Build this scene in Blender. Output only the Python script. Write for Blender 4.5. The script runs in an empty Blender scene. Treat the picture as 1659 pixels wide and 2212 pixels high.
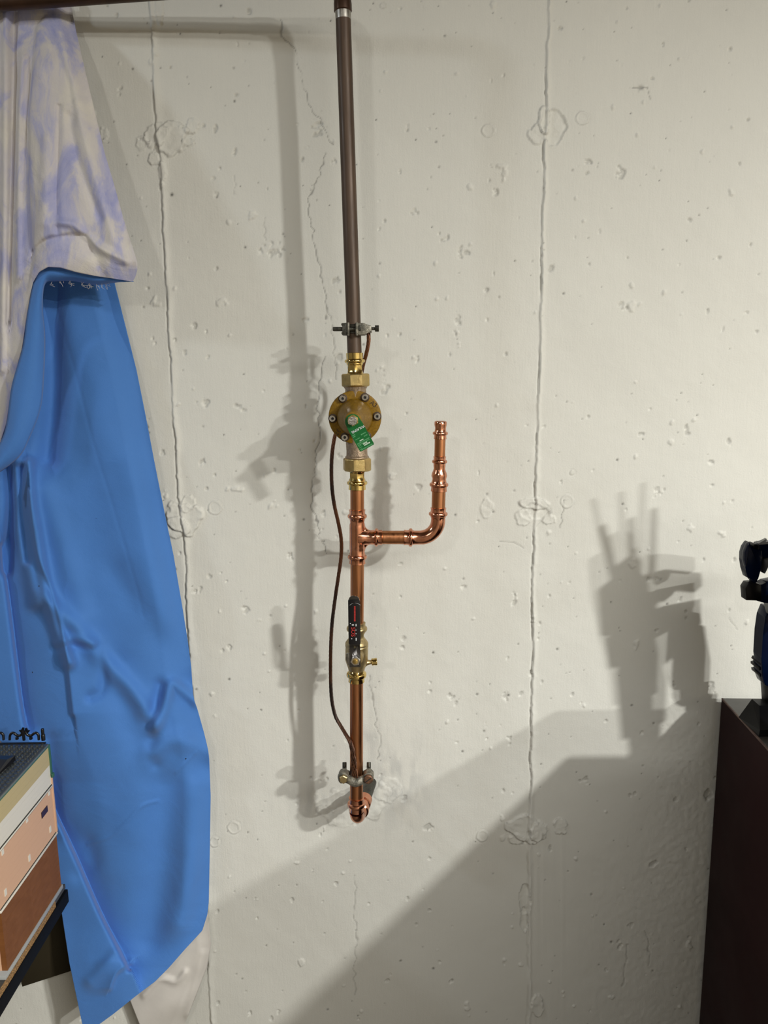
import bpy, bmesh, math, random
import numpy as np
from mathutils import Vector, Matrix

# ------------------------------------------------------------------ camera
W, H, F = 1659.0, 2212.0, 1661.0
PITCH = math.radians(10.2); ROLL = math.radians(0.79); CAMZ = 1.6
fwd = np.array([0, math.cos(PITCH), -math.sin(PITCH)])
r0 = np.array([1.0, 0, 0]); u0 = np.array([0, math.sin(PITCH), math.cos(PITCH)])
rgt = math.cos(ROLL) * r0 - math.sin(ROLL) * u0
upv = math.sin(ROLL) * r0 + math.cos(ROLL) * u0
scene = bpy.context.scene
cam_data = bpy.data.cameras.new('camera'); cam = bpy.data.objects.new('camera', cam_data)
scene.collection.objects.link(cam); scene.camera = cam
cam_data.sensor_fit = 'HORIZONTAL'; cam_data.sensor_width = 36.0
cam_data.lens = F / W * 36.0; cam_data.clip_start = 0.02
cam.matrix_world = Matrix(((rgt[0], upv[0], -fwd[0], 0), (rgt[1], upv[1], -fwd[1], 0),
                           (rgt[2], upv[2], -fwd[2], CAMZ), (0, 0, 0, 1)))
# ------------------------------------------------------------------ world, lights, exposure
vs = scene.view_settings
vs.view_transform = 'Standard'; vs.look = 'None'; vs.gamma = 1.0; vs.use_curve_mapping = False
vs.exposure = 0.0
world = bpy.data.worlds.new('world'); scene.world = world; world.use_nodes = True
bg = world.node_tree.nodes['Background']
bg.inputs[0].default_value = (1.0, 0.95, 0.86, 1); bg.inputs[1].default_value = 0.05

def lamp(name, loc, target, power, size, color=(1, 0.95, 0.85), spread=180):
    l = bpy.data.lights.new(name, 'AREA'); l.shape = 'DISK'; l.size = size; l.energy = power; l.color = color; l.spread = math.radians(spread)
    o = bpy.data.objects.new(name, l); scene.collection.objects.link(o); o.location = loc
    o.rotation_euler = (Vector(target) - Vector(loc)).to_track_quat('-Z', 'Y').to_euler()
    return o
WHITE = (1.0, 0.992, 0.935)
def down(x, y, z): return (x * .93, y * .93 + .06, 0.0)       # recessed lamps facing almost straight down
lamp('ceiling_lamp_a', (3.10, -2.35, 2.66), down(3.10, -2.35, 0), 150, 0.15, WHITE, 172)
lamp('ceiling_lamp_b', (2.05, -1.15, 2.66), down(2.05, -1.15, 0), 125, 0.13, WHITE, 158)
lamp('ceiling_lamp_c', (-2.1, 0.25, 2.60), (0.3, 1.3, 1.0), 7.5, 0.16, (0.86, 0.94, 1.0))
lamp('ceiling_lamp_d', (-0.9, -2.2, 2.66), (-0.6, -0.6, 0.0), 13, 0.20, (1.0, 0.97, 0.90))
# added soft fill panel overhead, facing down, evens out the wall light
fl = bpy.data.lights.new('soft_fill_panel', 'AREA'); fl.shape = 'RECTANGLE'; fl.size = 1.5; fl.size_y = 0.45; fl.energy = 42; fl.color = WHITE
flo = bpy.data.objects.new('soft_fill_panel', fl); scene.collection.objects.link(flo); flo.location = (1.20, -1.0, 2.68)

# ------------------------------------------------------------------ helpers
WALL_Y = 1.31
def ray(px, py):
    return fwd + rgt * (px - W / 2) / F + upv * (H / 2 - py) / F
def P(px, py, Y):
    d = ray(px, py); s = Y / d[1]
    return Vector((d[0] * s, Y, CAMZ + d[2] * s))
def PX(px, py, X):
    d = ray(px, py); s = X / d[0]
    return Vector((X, d[1] * s, CAMZ + d[2] * s))
def PZ(px, py, Z):
    d = ray(px, py); s = (Z - CAMZ) / d[2]
    return Vector((d[0] * s, d[1] * s, Z))
def mpp(py, Y):                       # metres per pixel at that depth
    d = ray(W / 2, py); return Y / d[1] / F
def proj(X, Y, Z):
    Zc = Z - CAMZ
    dep = X * fwd[0] + Y * fwd[1] + Zc * fwd[2]
    px = W / 2 + F * (X * rgt[0] + Y * rgt[1] + Zc * rgt[2]) / dep
    py = H / 2 - F * (X * upv[0] + Y * upv[1] + Zc * upv[2]) / dep
    return px, py

def link(o, parent=None):
    scene.collection.objects.link(o)
    if parent is not None: o.parent = parent
    return o
def meshobj(name, verts, faces, mat, parent=None, smooth=None):
    m = bpy.data.meshes.new(name); m.from_pydata([tuple(v) for v in verts], [], faces); m.update()
    if mat: m.materials.append(mat)
    if smooth is not None:
        for p in m.polygons: p.use_smooth = True
        if smooth < 180: m.set_sharp_from_angle(angle=math.radians(smooth))
    return link(bpy.data.objects.new(name, m), parent)
def bmobj(name, bm, mat, parent=None, smooth=None):
    bmesh.ops.recalc_face_normals(bm, faces=bm.faces)
    m = bpy.data.meshes.new(name); bm.to_mesh(m); bm.free()
    if mat: m.materials.append(mat)
    if smooth is not None:
        for p in m.polygons: p.use_smooth = True
        if smooth < 180: m.set_sharp_from_angle(angle=math.radians(smooth))
    return link(bpy.data.objects.new(name, m), parent)
def tag(o, label, cat, group=None):
    o['label'] = label; o['category'] = cat
    if group: o['group'] = group
    return o
def thing(name, label, cat, loc=(0, 0, 0), group=None):
    o = bpy.data.objects.new(name, None); scene.collection.objects.link(o); o.location = loc
    o.empty_display_size = 0.02
    bpy.context.view_layer.update()
    return tag(o, label, cat, group)
def settle(root):                     # parts were modelled in world space: cancel the root's offset
    for ch in root.children:
        ch.matrix_parent_inverse = Matrix.Translation(root.location).inverted()

def ring_pts(c, n, r, seg, hexw=0.0, sides=6, phase=0.0, ref=None, flat=1.0):
    n = Vector(n).normalized()
    ref = Vector(ref) if ref is not None else (Vector((0, 1, 0)) if abs(n.y) < 0.9 else Vector((1, 0, 0)))
    a = (ref - n * ref.dot(n)).normalized(); b = n.cross(a)
    out = []
    for i in range(seg):
        t = 2 * math.pi * i / seg
        k = 2 * math.pi / sides
        hx = math.cos(k / 2) / math.cos(((t + phase) % k) - k / 2)
        rr = r * (1 + hexw * (hx - 1))
        out.append(Vector(c) + a * math.cos(t) * rr * flat + b * math.sin(t) * rr)
    return out
def sweep(name, rings, mat, parent=None, seg=32, smooth=35, caps=True, sides=6, phase=0.0, ref=None, flat=1.0):
    """rings: list of (centre, normal, radius[, hexness])"""
    verts, faces = [], []
    for rg in rings:
        hx = rg[3] if len(rg) > 3 else 0
        verts += ring_pts(rg[0], rg[1], rg[2], seg, hx, sides, phase, ref, flat)
    for k in range(len(rings) - 1):
        for i in range(seg):
            j = (i + 1) % seg
            faces.append((k * seg + i, k * seg + j, (k + 1) * seg + j, (k + 1) * seg + i))
    if caps:
        faces.append(tuple(range(seg))[::-1]); L = (len(rings) - 1) * seg
        faces.append(tuple(range(L, L + seg)))
    bm = bmesh.new(); vv = [bm.verts.new(v) for v in verts]
    for f in faces: bm.faces.new([vv[i] for i in f])
    return bmobj(name, bm, mat, parent, smooth)
def catmull(pts, n=8):
    pts = [Vector(p) for p in pts]; out = []
    for i in range(len(pts) - 1):
        p0 = pts[max(i - 1, 0)]; p1 = pts[i]; p2 = pts[i + 1]; p3 = pts[min(i + 2, len(pts) - 1)]
        for k in range(n):
            t = k / n
            out.append(0.5 * ((2 * p1) + (p2 - p0) * t + (2 * p0 - 5 * p1 + 4 * p2 - p3) * t * t + (3 * p1 - p0 - 3 * p2 + p3) * t ** 3))
    out.append(pts[-1]); return out
def tube_path(name, pts, r, mat, parent=None, seg=10, smooth=60, bm_out=None, hexw=0, flat=1.0, ref=None):
    rings = []
    for i, p in enumerate(pts):
        a = pts[max(i - 1, 0)]; b = pts[min(i + 1, len(pts) - 1)]
        rr = r[i] if isinstance(r, (list, tuple)) else r
        rings.append((p, b - a, rr, hexw))
    return sweep(name, rings, mat, parent, seg, smooth, ref=ref, flat=flat)
def add_tube(bm, pts, r, seg=8):
    prev = None; first = None
    ref = Vector((0, 1, 0.01))
    for i, p in enumerate(pts):
        a = pts[max(i - 1, 0)]; b = pts[min(i + 1, len(pts) - 1)]
        n = (b - a).normalized(); x = (ref - n * ref.dot(n)).normalized(); y = n.cross(x)
        rr = r[i] if isinstance(r, (list, tuple)) else r
        cur = [bm.verts.new(p + x * math.cos(2 * math.pi * k / seg) * rr + y * math.sin(2 * math.pi * k / seg) * rr) for k in range(seg)]
        if prev:
            for k in range(seg): bm.faces.new((prev[k], prev[(k + 1) % seg], cur[(k + 1) % seg], cur[k]))
        else: bm.faces.new(cur[::-1])
        prev = cur
    bm.faces.new(prev)
def add_box(bm, lo, hi, M=None):
    vs_ = [Vector((x, y, z)) for x in (lo[0], hi[0]) for y in (lo[1], hi[1]) for z in (lo[2], hi[2])]
    if M: vs_ = [M @ v for v in vs_]
    v = [bm.verts.new(p) for p in vs_]
    for f in ((0, 1, 3, 2), (4, 6, 7, 5), (0, 4, 5, 1), (2, 3, 7, 6), (0, 2, 6, 4), (1, 5, 7, 3)):
        bm.faces.new([v[i] for i in f])
def box(name, lo, hi, mat, parent=None, bevel=0.0, M=None):
    bm = bmesh.new(); add_box(bm, lo, hi, M)
    if bevel: bmesh.ops.bevel(bm, geom=bm.edges[:], offset=bevel, segments=2, affect='EDGES', profile=0.5)
    return bmobj(name, bm, mat, parent, 40 if bevel else None)
def extrude_px(name, outline, Y, thick, mat, parent=None, bevel=0.0, hscale=1.0):
    """a plate whose front outline is given at depth Y and that runs back by thick"""
    bm = bmesh.new()
    f = [bm.verts.new(P(x, y, Y)) for x, y in outline]
    b = [bm.verts.new(P(x, y, Y) + Vector((0, thick, 0))) for x, y in outline]
    n = len(f)
    bm.faces.new(f); bm.faces.new(b[::-1])
    for i in range(n): bm.faces.new((f[i], b[i], b[(i + 1) % n], f[(i + 1) % n]))
    if bevel: bmesh.ops.bevel(bm, geom=bm.edges[:], offset=bevel, segments=2, affect='EDGES', profile=0.5)
    return bmobj(name, bm, mat, parent, 40)
def text_mesh(name, body, size, M, mat, parent=None, extrude=0.0002, align='CENTER'):
    c = bpy.data.curves.new(name, 'FONT'); c.body = body; c.size = size; c.extrude = extrude
    c.align_x = align; c.align_y = 'CENTER'; c.resolution_u = 3
    t = bpy.data.objects.new(name, c); scene.collection.objects.link(t)
    dg = bpy.context.evaluated_depsgraph_get(); me = bpy.data.meshes.new_from_object(t.evaluated_get(dg))
    bpy.data.objects.remove(t); bpy.data.curves.remove(c)
    me.transform(M); me.name = name
    me.materials.clear(); me.materials.append(mat)
    return link(bpy.data.objects.new(name, me), parent)

# ------------------------------------------------------------------ materials
def new_mat(name):
    m = bpy.data.materials.new(name); m.use_nodes = True
    nt = m.node_tree; b = nt.nodes['Principled BSDF']
    return m, nt, b
def N(nt, t, **kw):
    n = nt.nodes.new(t)
    for k, v in kw.items():
        if k in n.inputs: n.inputs[k].default_value = v
        else: setattr(n, k, v)
    return n
def mat(name, col, rough=0.5, metal=0.0, noise=0.0, nscale=40.0, col2=None, bump=0.0, bscale=300.0, stretch=(1, 1, 1), coat=0.0, spec=0.5, detail=4.0, lo=0.35, hi=0.65):
    m, nt, b = new_mat(name)
    b.inputs['Base Color'].default_value = (*col, 1); b.inputs['Roughness'].default_value = rough
    b.inputs['Metallic'].default_value = metal; b.inputs['Coat Weight'].default_value = coat
    b.inputs['Specular IOR Level'].default_value = spec
    L = nt.links.new
    tc = N(nt, 'ShaderNodeTexCoord'); mp = N(nt, 'ShaderNodeMapping'); mp.inputs['Scale'].default_value = stretch
    L(tc.outputs['Object'], mp.inputs['Vector'])
    if col2 is not None:
        nz = N(nt, 'ShaderNodeTexNoise', Scale=nscale, Detail=detail); L(mp.outputs[0], nz.inputs['Vector'])
        rp = N(nt, 'ShaderNodeMapRange'); rp.inputs['From Min'].default_value = lo; rp.inputs['From Max'].default_value = hi
        L(nz.outputs[0], rp.inputs[0])
        mx = N(nt, 'ShaderNodeMix', data_type='RGBA'); mx.inputs[6].default_value = (*col, 1); mx.inputs[7].default_value = (*col2, 1)
        L(rp.outputs[0], mx.inputs[0]); L(mx.outputs[2], b.inputs['Base Color'])
    if noise:
        n3 = N(nt, 'ShaderNodeTexNoise', Scale=nscale * 1.7, Detail=3.0); L(mp.outputs[0], n3.inputs['Vector'])
        r3 = N(nt, 'ShaderNodeMapRange'); r3.inputs['From Min'].default_value = .3; r3.inputs['From Max'].default_value = .7
        r3.inputs['To Min'].default_value = max(rough - noise, 0.02); r3.inputs['To Max'].default_value = rough + noise
        L(n3.outputs[0], r3.inputs[0]); L(r3.outputs[0], b.inputs['Roughness'])
    if bump:
        n2 = N(nt, 'ShaderNodeTexNoise', Scale=bscale, Detail=3.0); L(mp.outputs[0], n2.inputs['Vector'])
        bp = N(nt, 'ShaderNodeBump', Strength=1.0, Distance=bump); L(n2.outputs[0], bp.inputs['Height']); L(bp.outputs[0], b.inputs['Normal'])
    return m
M = {}
M['tarnished'] = mat('tarnished_copper', (.058, .036, .023), .48, .25, .08, 14, (.098, .060, .038), .00012, 60, (9, 9, .7))
M['tarnished_dark'] = mat('dark_tarnished_copper', (.085, .055, .036), .42, .75, .08, 14, (.14, .085, .05), .00012, 60, (9, 9, .7))
M['dark_copper'] = mat('dark_brown_pipe', (.07, .035, .02), .35, .6, .05, 30, (.045, .025, .016))
M['copper_pipe'] = mat('copper_pipe', (.56, .25, .12), .36, 1, .08, 14, (.44, .185, .08), .0001, 60, (9, 9, .7))
M['copper_fit'] = mat('copper_fitting', (.74, .35, .23), .19, 1, .07, 60, (.60, .26, .15), .00025, 160)
M['solder'] = mat('solder_silver', (.42, .40, .36), .38, .9, .1, 80, (.28, .26, .23))
M['brass'] = mat('polished_brass', (.80, .60, .24), .13, 1, .05, 60, (.68, .50, .18), .0002, 140)
M['cast_brass'] = mat('cast_brass', (.62, .46, .20), .36, 1, .08, 120, (.50, .38, .17), .00015, 900)
M['bronze'] = mat('rough_cast_bronze', (.44, .34, .24), .48, .8, .1, 200, (.28, .21, .15), .0006, 600)
M['epoxy'] = mat('ochre_enamel', (.235, .130, .010), .40, .15, .07, 300, (.165, .088, .007), .00025, 700, spec=.22)
M['screw'] = mat('bright_steel', (.72, .70, .68), .18, 1, .05)
M['socket'] = mat('socket_black', (.02, .018, .016), .5)
M['lockring'] = mat('dark_washer', (.05, .03, .018), .5, .3)
M['bolt'] = mat('zinc_bolt', (.60, .57, .52), .34, 1, .1, 500, (.36, .34, .33), .0005, 500)
M['tag_green'] = mat('green_tag', (.004, .115, .022), .40, 0, spec=.35)
M['tag_print'] = mat('pale_print', (.55, .68, .55), .5)
M['tag_pale'] = mat('faint_print', (.09, .32, .13), .5)
M['vinyl'] = mat('black_vinyl', (.006, .006, .008), .22, 0, coat=.3)
M['red_print'] = mat('red_print', (.50, .035, .03), .45)
M['white_print'] = mat('white_print', (.75, .78, .8), .45)
M['steel'] = mat('plated_steel', (.42, .42, .43), .14, 1, .06)
M['valve_brass'] = mat('dull_valve_brass', (.50, .39, .20), .38, .9, .08, 200, (.40, .31, .16), .0003, 700)
M['clamp'] = mat('weathered_clamp', (.11, .105, .085), .5, .6, .1, 160, (.30, .28, .23), .0006, 500)
M['clamp_dark'] = mat('black_steel_bolt', (.045, .045, .038), .42, .7, .1, 160, (.08, .075, .06), .0004, 900)
M['clamp_rust'] = mat('rusty_screw', (.22, .11, .06), .5, .6, .1, 300, (.12, .07, .05), .0004, 900)
M['wire'] = mat('stranded_copper_wire', (.22, .10, .055), .4, .85, .08, 9, (.05, .035, .03), stretch=(1, 1, 1), lo=.42, hi=.58)
M['cabinet'] = mat('maroon_brown_laminate', (.022, .0050, .0062), .55, 0, .05, 5, (.013, .0038, .0045), spec=.07)
M['cabinet_edge'] = mat('worn_edge_band', (.16, .10, .075), .5, 0, .05, 40, (.08, .04, .035))
M['cabinet_top'] = mat('dark_grey_laminate', (.026, .024, .022), .30, 0, .05, 8, (.036, .033, .030))
M['robot'] = mat('navy_plastic', (.002, .007, .028), .22, 0, .03, 20, (.0015, .004, .018), spec=.25)
M['robot_black'] = mat('black_plastic', (.003, .003, .004), .35, spec=.2)
M['robot_grey'] = mat('grey_plastic', (.30, .30, .30), .35)
M['tan'] = mat('tan_bricks', (.50, .40, .19), .35, 0, coat=.1)
M['white_brick'] = mat('white_bricks', (.70, .66, .58), .35, 0, coat=.1)
M['peach'] = mat('peach_bricks', (.62, .38, .25), .45, 0, spec=.3)
M['brown_brick'] = mat('reddish_brown_bricks', (.20, .078, .026), .5, 0, .04, 30, (.165, .062, .020), spec=.15)
M['plate_green'] = mat('sand_green_plate', (.035, .12, .075), .4)
M['plate_grey'] = mat('dark_grey_plate', (.050, .055, .056), .25, 0, coat=.3)
M['plate_edge'] = mat('grey_plate_edge', (.13, .15, .15), .35)
M['base_grey'] = mat('light_grey_baseplate', (.34, .35, .35), .35)
M['dark_tile'] = mat('dark_maroon_tile', (.035, .010, .018), .3)
M['joint'] = mat('dark_joint', (.03, .03, .025), .6)  # plain dark colour of the lines between brick bands
M['black_iron'] = mat('black_fence', (.006, .006, .008), .3, coat=.2)
M['dark_board'] = mat('dark_brown_board', (.030, .024, .014), .7, spec=.1)
M['particle'] = mat('chipboard', (.42, .24, .09), .7, 0, 0, 500, (.10, .05, .02), .001, 400)
M['table_frame'] = mat('black_painted_steel', (.006, .006, .007), .65, spec=.08)
M['table_top'] = mat('dark_table_top', (.05, .045, .04), .5)
M['room_wall'] = mat('painted_room_wall', (.34, .31, .25), .8, 0, 0, 3, (.30, .27, .22))
M['ceiling'] = mat('ceiling_paint', (.16, .125, .085), .85, 0, 0, 3, (.12, .09, .06))
M['floor'] = mat('grey_floor', (.13, .105, .075), .6, 0, 0, 6, (.10, .08, .058))

def cloth_blue():
    m, nt, b = new_mat('blue_cotton'); L = nt.links.new
    tc = N(nt, 'ShaderNodeTexCoord')
    nz = N(nt, 'ShaderNodeTexNoise', Scale=9.0, Detail=4.0); L(tc.outputs['Object'], nz.inputs['Vector'])
    mx = N(nt, 'ShaderNodeMix', data_type='RGBA')
    mx.inputs[6].default_value = (.055, .178, .50, 1); mx.inputs[7].default_value = (.067, .202, .54, 1)
    L(nz.outputs[0], mx.inputs[0])
    vo = N(nt, 'ShaderNodeTexVoronoi', Scale=16.0, Randomness=1.0); L(tc.outputs['Object'], vo.inputs['Vector'])
    lt = N(nt, 'ShaderNodeMath', operation='LESS_THAN'); lt.inputs[1].default_value = 0.022; L(vo.outputs['Distance'], lt.inputs[0])
    m2 = N(nt, 'ShaderNodeMix', data_type='RGBA'); m2.inputs[7].default_value = (.01, .02, .05, 1)
    L(mx.outputs[2], m2.inputs[6]); L(lt.outputs[0], m2.inputs[0]); L(m2.outputs[2], b.inputs['Base Color'])
    b.inputs['Roughness'].default_value = .75; b.inputs['Specular IOR Level'].default_value = .25
    b.inputs['Sheen Weight'].default_value = .15
    n1 = N(nt, 'ShaderNodeTexNoise', Scale=14.0, Detail=5.0, Distortion=1.2); L(tc.outputs['Object'], n1.inputs['Vector'])
    n2 = N(nt, 'ShaderNodeTexNoise', Scale=1100.0, Detail=2.0); L(tc.outputs['Object'], n2.inputs['Vector'])
    b1 = N(nt, 'ShaderNodeBump', Strength=1.0, Distance=.0014); L(n1.outputs[0], b1.inputs['Height'])
    b2 = N(nt, 'ShaderNodeBump', Strength=.5, Distance=.0005); L(n2.outputs[0], b2.inputs['Height'])
    L(b1.outputs[0], b2.inputs['Normal']); L(b2.outputs[0], b.inputs['Normal'])
    return m
def cloth_cloud():
    m, nt, b = new_mat('cloud_print_cotton'); L = nt.links.new
    tc = N(nt, 'ShaderNodeTexCoord'); mp = N(nt, 'ShaderNodeMapping')
    mp.inputs['Scale'].default_value = (1.7, 1.0, .8); mp.inputs['Rotation'].default_value = (0, .45, 0)
    L(tc.outputs['Object'], mp.inputs['Vector'])
    nz = N(nt, 'ShaderNodeTexNoise', Scale=10.5, Detail=7.0, Roughness=.62, Distortion=.9); L(mp.outputs[0], nz.inputs['Vector'])
    cr = N(nt, 'ShaderNodeValToRGB'); e = cr.color_ramp.elements
    e[0].position = .30; e[0].color = (.31, .33, .58, 1); e[1].position = .66; e[1].color = (.66, .625, .57, 1)
    k = cr.color_ramp.elements.new(.42); k.color = (.43, .43, .60, 1)
    k = cr.color_ramp.elements.new(.50); k.color = (.58, .55, .565, 1)
    L(nz.outputs[0], cr.inputs[0]); L(cr.outputs[0], b.inputs['Base Color'])
    b.inputs['Roughness'].default_value = .85; b.inputs['Specular IOR Level'].default_value = .2
    n2 = N(nt, 'ShaderNodeTexNoise', Scale=900.0, Detail=2.0); L(tc.outputs['Object'], n2.inputs['Vector'])
    n1 = N(nt, 'ShaderNodeTexNoise', Scale=17.0, Detail=4.0, Distortion=1.0); L(tc.outputs['Object'], n1.inputs['Vector'])
    b1 = N(nt, 'ShaderNodeBump', Strength=1.0, Distance=.004); L(n1.outputs[0], b1.inputs['Height'])
    b2 = N(nt, 'ShaderNodeBump', Strength=.5, Distance=.0006); L(n2.outputs[0], b2.inputs['Height'])
    L(b1.outputs[0], b2.inputs['Normal']); L(b2.outputs[0], b.inputs['Normal'])
    return m
M['blue'] = cloth_blue(); M['cloud'] = cloth_cloud()
M['white_cloth'] = mat('white_cotton', (.62, .59, .55), .85, 0, 0, 12, (.55, .52, .49), .0006, 40)

def wall_mat():
    m, nt, b = new_mat('painted_concrete'); L = nt.links.new
    tc = N(nt, 'ShaderNodeTexCoord')
    nz = N(nt, 'ShaderNodeTexNoise', Scale=3.0, Detail=5.0); L(tc.outputs['Object'], nz.inputs['Vector'])
    mx = N(nt, 'ShaderNodeMix', data_type='RGBA')
    mx.inputs[6].default_value = (.640, .635, .590, 1); mx.inputs[7].default_value = (.700, .695, .648, 1)
    L(nz.outputs[0], mx.inputs[0])
    at = N(nt, 'ShaderNodeAttribute', attribute_name='recess_shade')
    m2 = N(nt, 'ShaderNodeMix', data_type='RGBA'); m2.inputs[7].default_value = (.035, .030, .025, 1)
    L(mx.outputs[2], m2.inputs[6]); L(at.outputs['Fac'], m2.inputs[0])
    at2 = N(nt, 'ShaderNodeAttribute', attribute_name='stain')
    m3 = N(nt, 'ShaderNodeMix', data_type='RGBA'); m3.inputs[7].default_value = (.36, .37, .37, 1)
    L(m2.outputs[2], m3.inputs[6]); L(at2.outputs['Fac'], m3.inputs[0]); L(m3.outputs[2], b.inputs['Base Color'])
    b.inputs['Roughness'].default_value = .6; b.inputs['Specular IOR Level'].default_value = .3
    mp = N(nt, 'ShaderNodeMapping'); mp.inputs['Scale'].default_value = (1, 1, .12); L(tc.outputs['Object'], mp.inputs['Vector'])
    n1 = N(nt, 'ShaderNodeTexNoise', Scale=260.0, Detail=3.0); L(mp.outputs[0], n1.inputs['Vector'])
    n2 = N(nt, 'ShaderNodeTexNoise', Scale=420.0, Detail=3.0); L(tc.outputs['Object'], n2.inputs['Vector'])
    b1 = N(nt, 'ShaderNodeBump', Strength=.45, Distance=.0006); L(n1.outputs[0], b1.inputs['Height'])
    b2 = N(nt, 'ShaderNodeBump', Strength=.6, Distance=.0005); L(n2.outputs[0], b2.inputs['Height'])
    L(b1.outputs[0], b2.inputs['Normal']); L(b2.outputs[0], b.inputs['Normal'])
    return m
M['wall'] = wall_mat()

# ------------------------------------------------------------------ noise and profiles on pixel-like wall coordinates
def vnoise(x, y, sc, seed):
    rs = np.random.RandomState(seed); T = rs.rand(256, 256).astype(np.float32)
    u = x / sc + 1000.3; v = y / sc + 1000.7
    iu = np.floor(u).astype(int); iv = np.floor(v).astype(int); fu = u - iu; fv = v - iv
    fu = fu * fu * (3 - 2 * fu); fv = fv * fv * (3 - 2 * fv)
    a = T[iu & 255, iv & 255]; b = T[(iu + 1) & 255, iv & 255]; c = T[iu & 255, (iv + 1) & 255]; d = T[(iu + 1) & 255, (iv + 1) & 255]
    return (a * (1 - fu) + b * fu) * (1 - fv) + (c * (1 - fu) + d * fu) * fv
def fbm(x, y, sc, seed, o=3):
    s = 0; a = 1; t = 0
    for i in range(o): s = s + a * vnoise(x, y, sc / 2 ** i, seed + i); t += a; a *= .5
    return s / t
def sstep(a, b, x):
    t = np.clip((x - a) / (b - a), 0, 1); return t * t * (3 - 2 * t)
def pl_dist(x, y, pts):
    """signed distance to a polyline (positive = right-hand side going down) and clamped end fade"""
    best = np.full(x.shape, 1e9); sg = np.zeros(x.shape)
    for (x0, y0), (x1, y1) in zip(pts[:-1], pts[1:]):
        dx, dy = x1 - x0, y1 - y0; L2 = dx * dx + dy * dy
        t = np.clip(((x - x0) * dx + (y - y0) * dy) / L2, 0, 1)
        ex = x - (x0 + t * dx); ey = y - (y0 + t * dy); d = np.hypot(ex, ey)
        s = np.sign(ex * dy - ey * dx); k = d < best
        best = np.where(k, d, best); sg = np.where(k, s, sg)
    return best, sg

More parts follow.
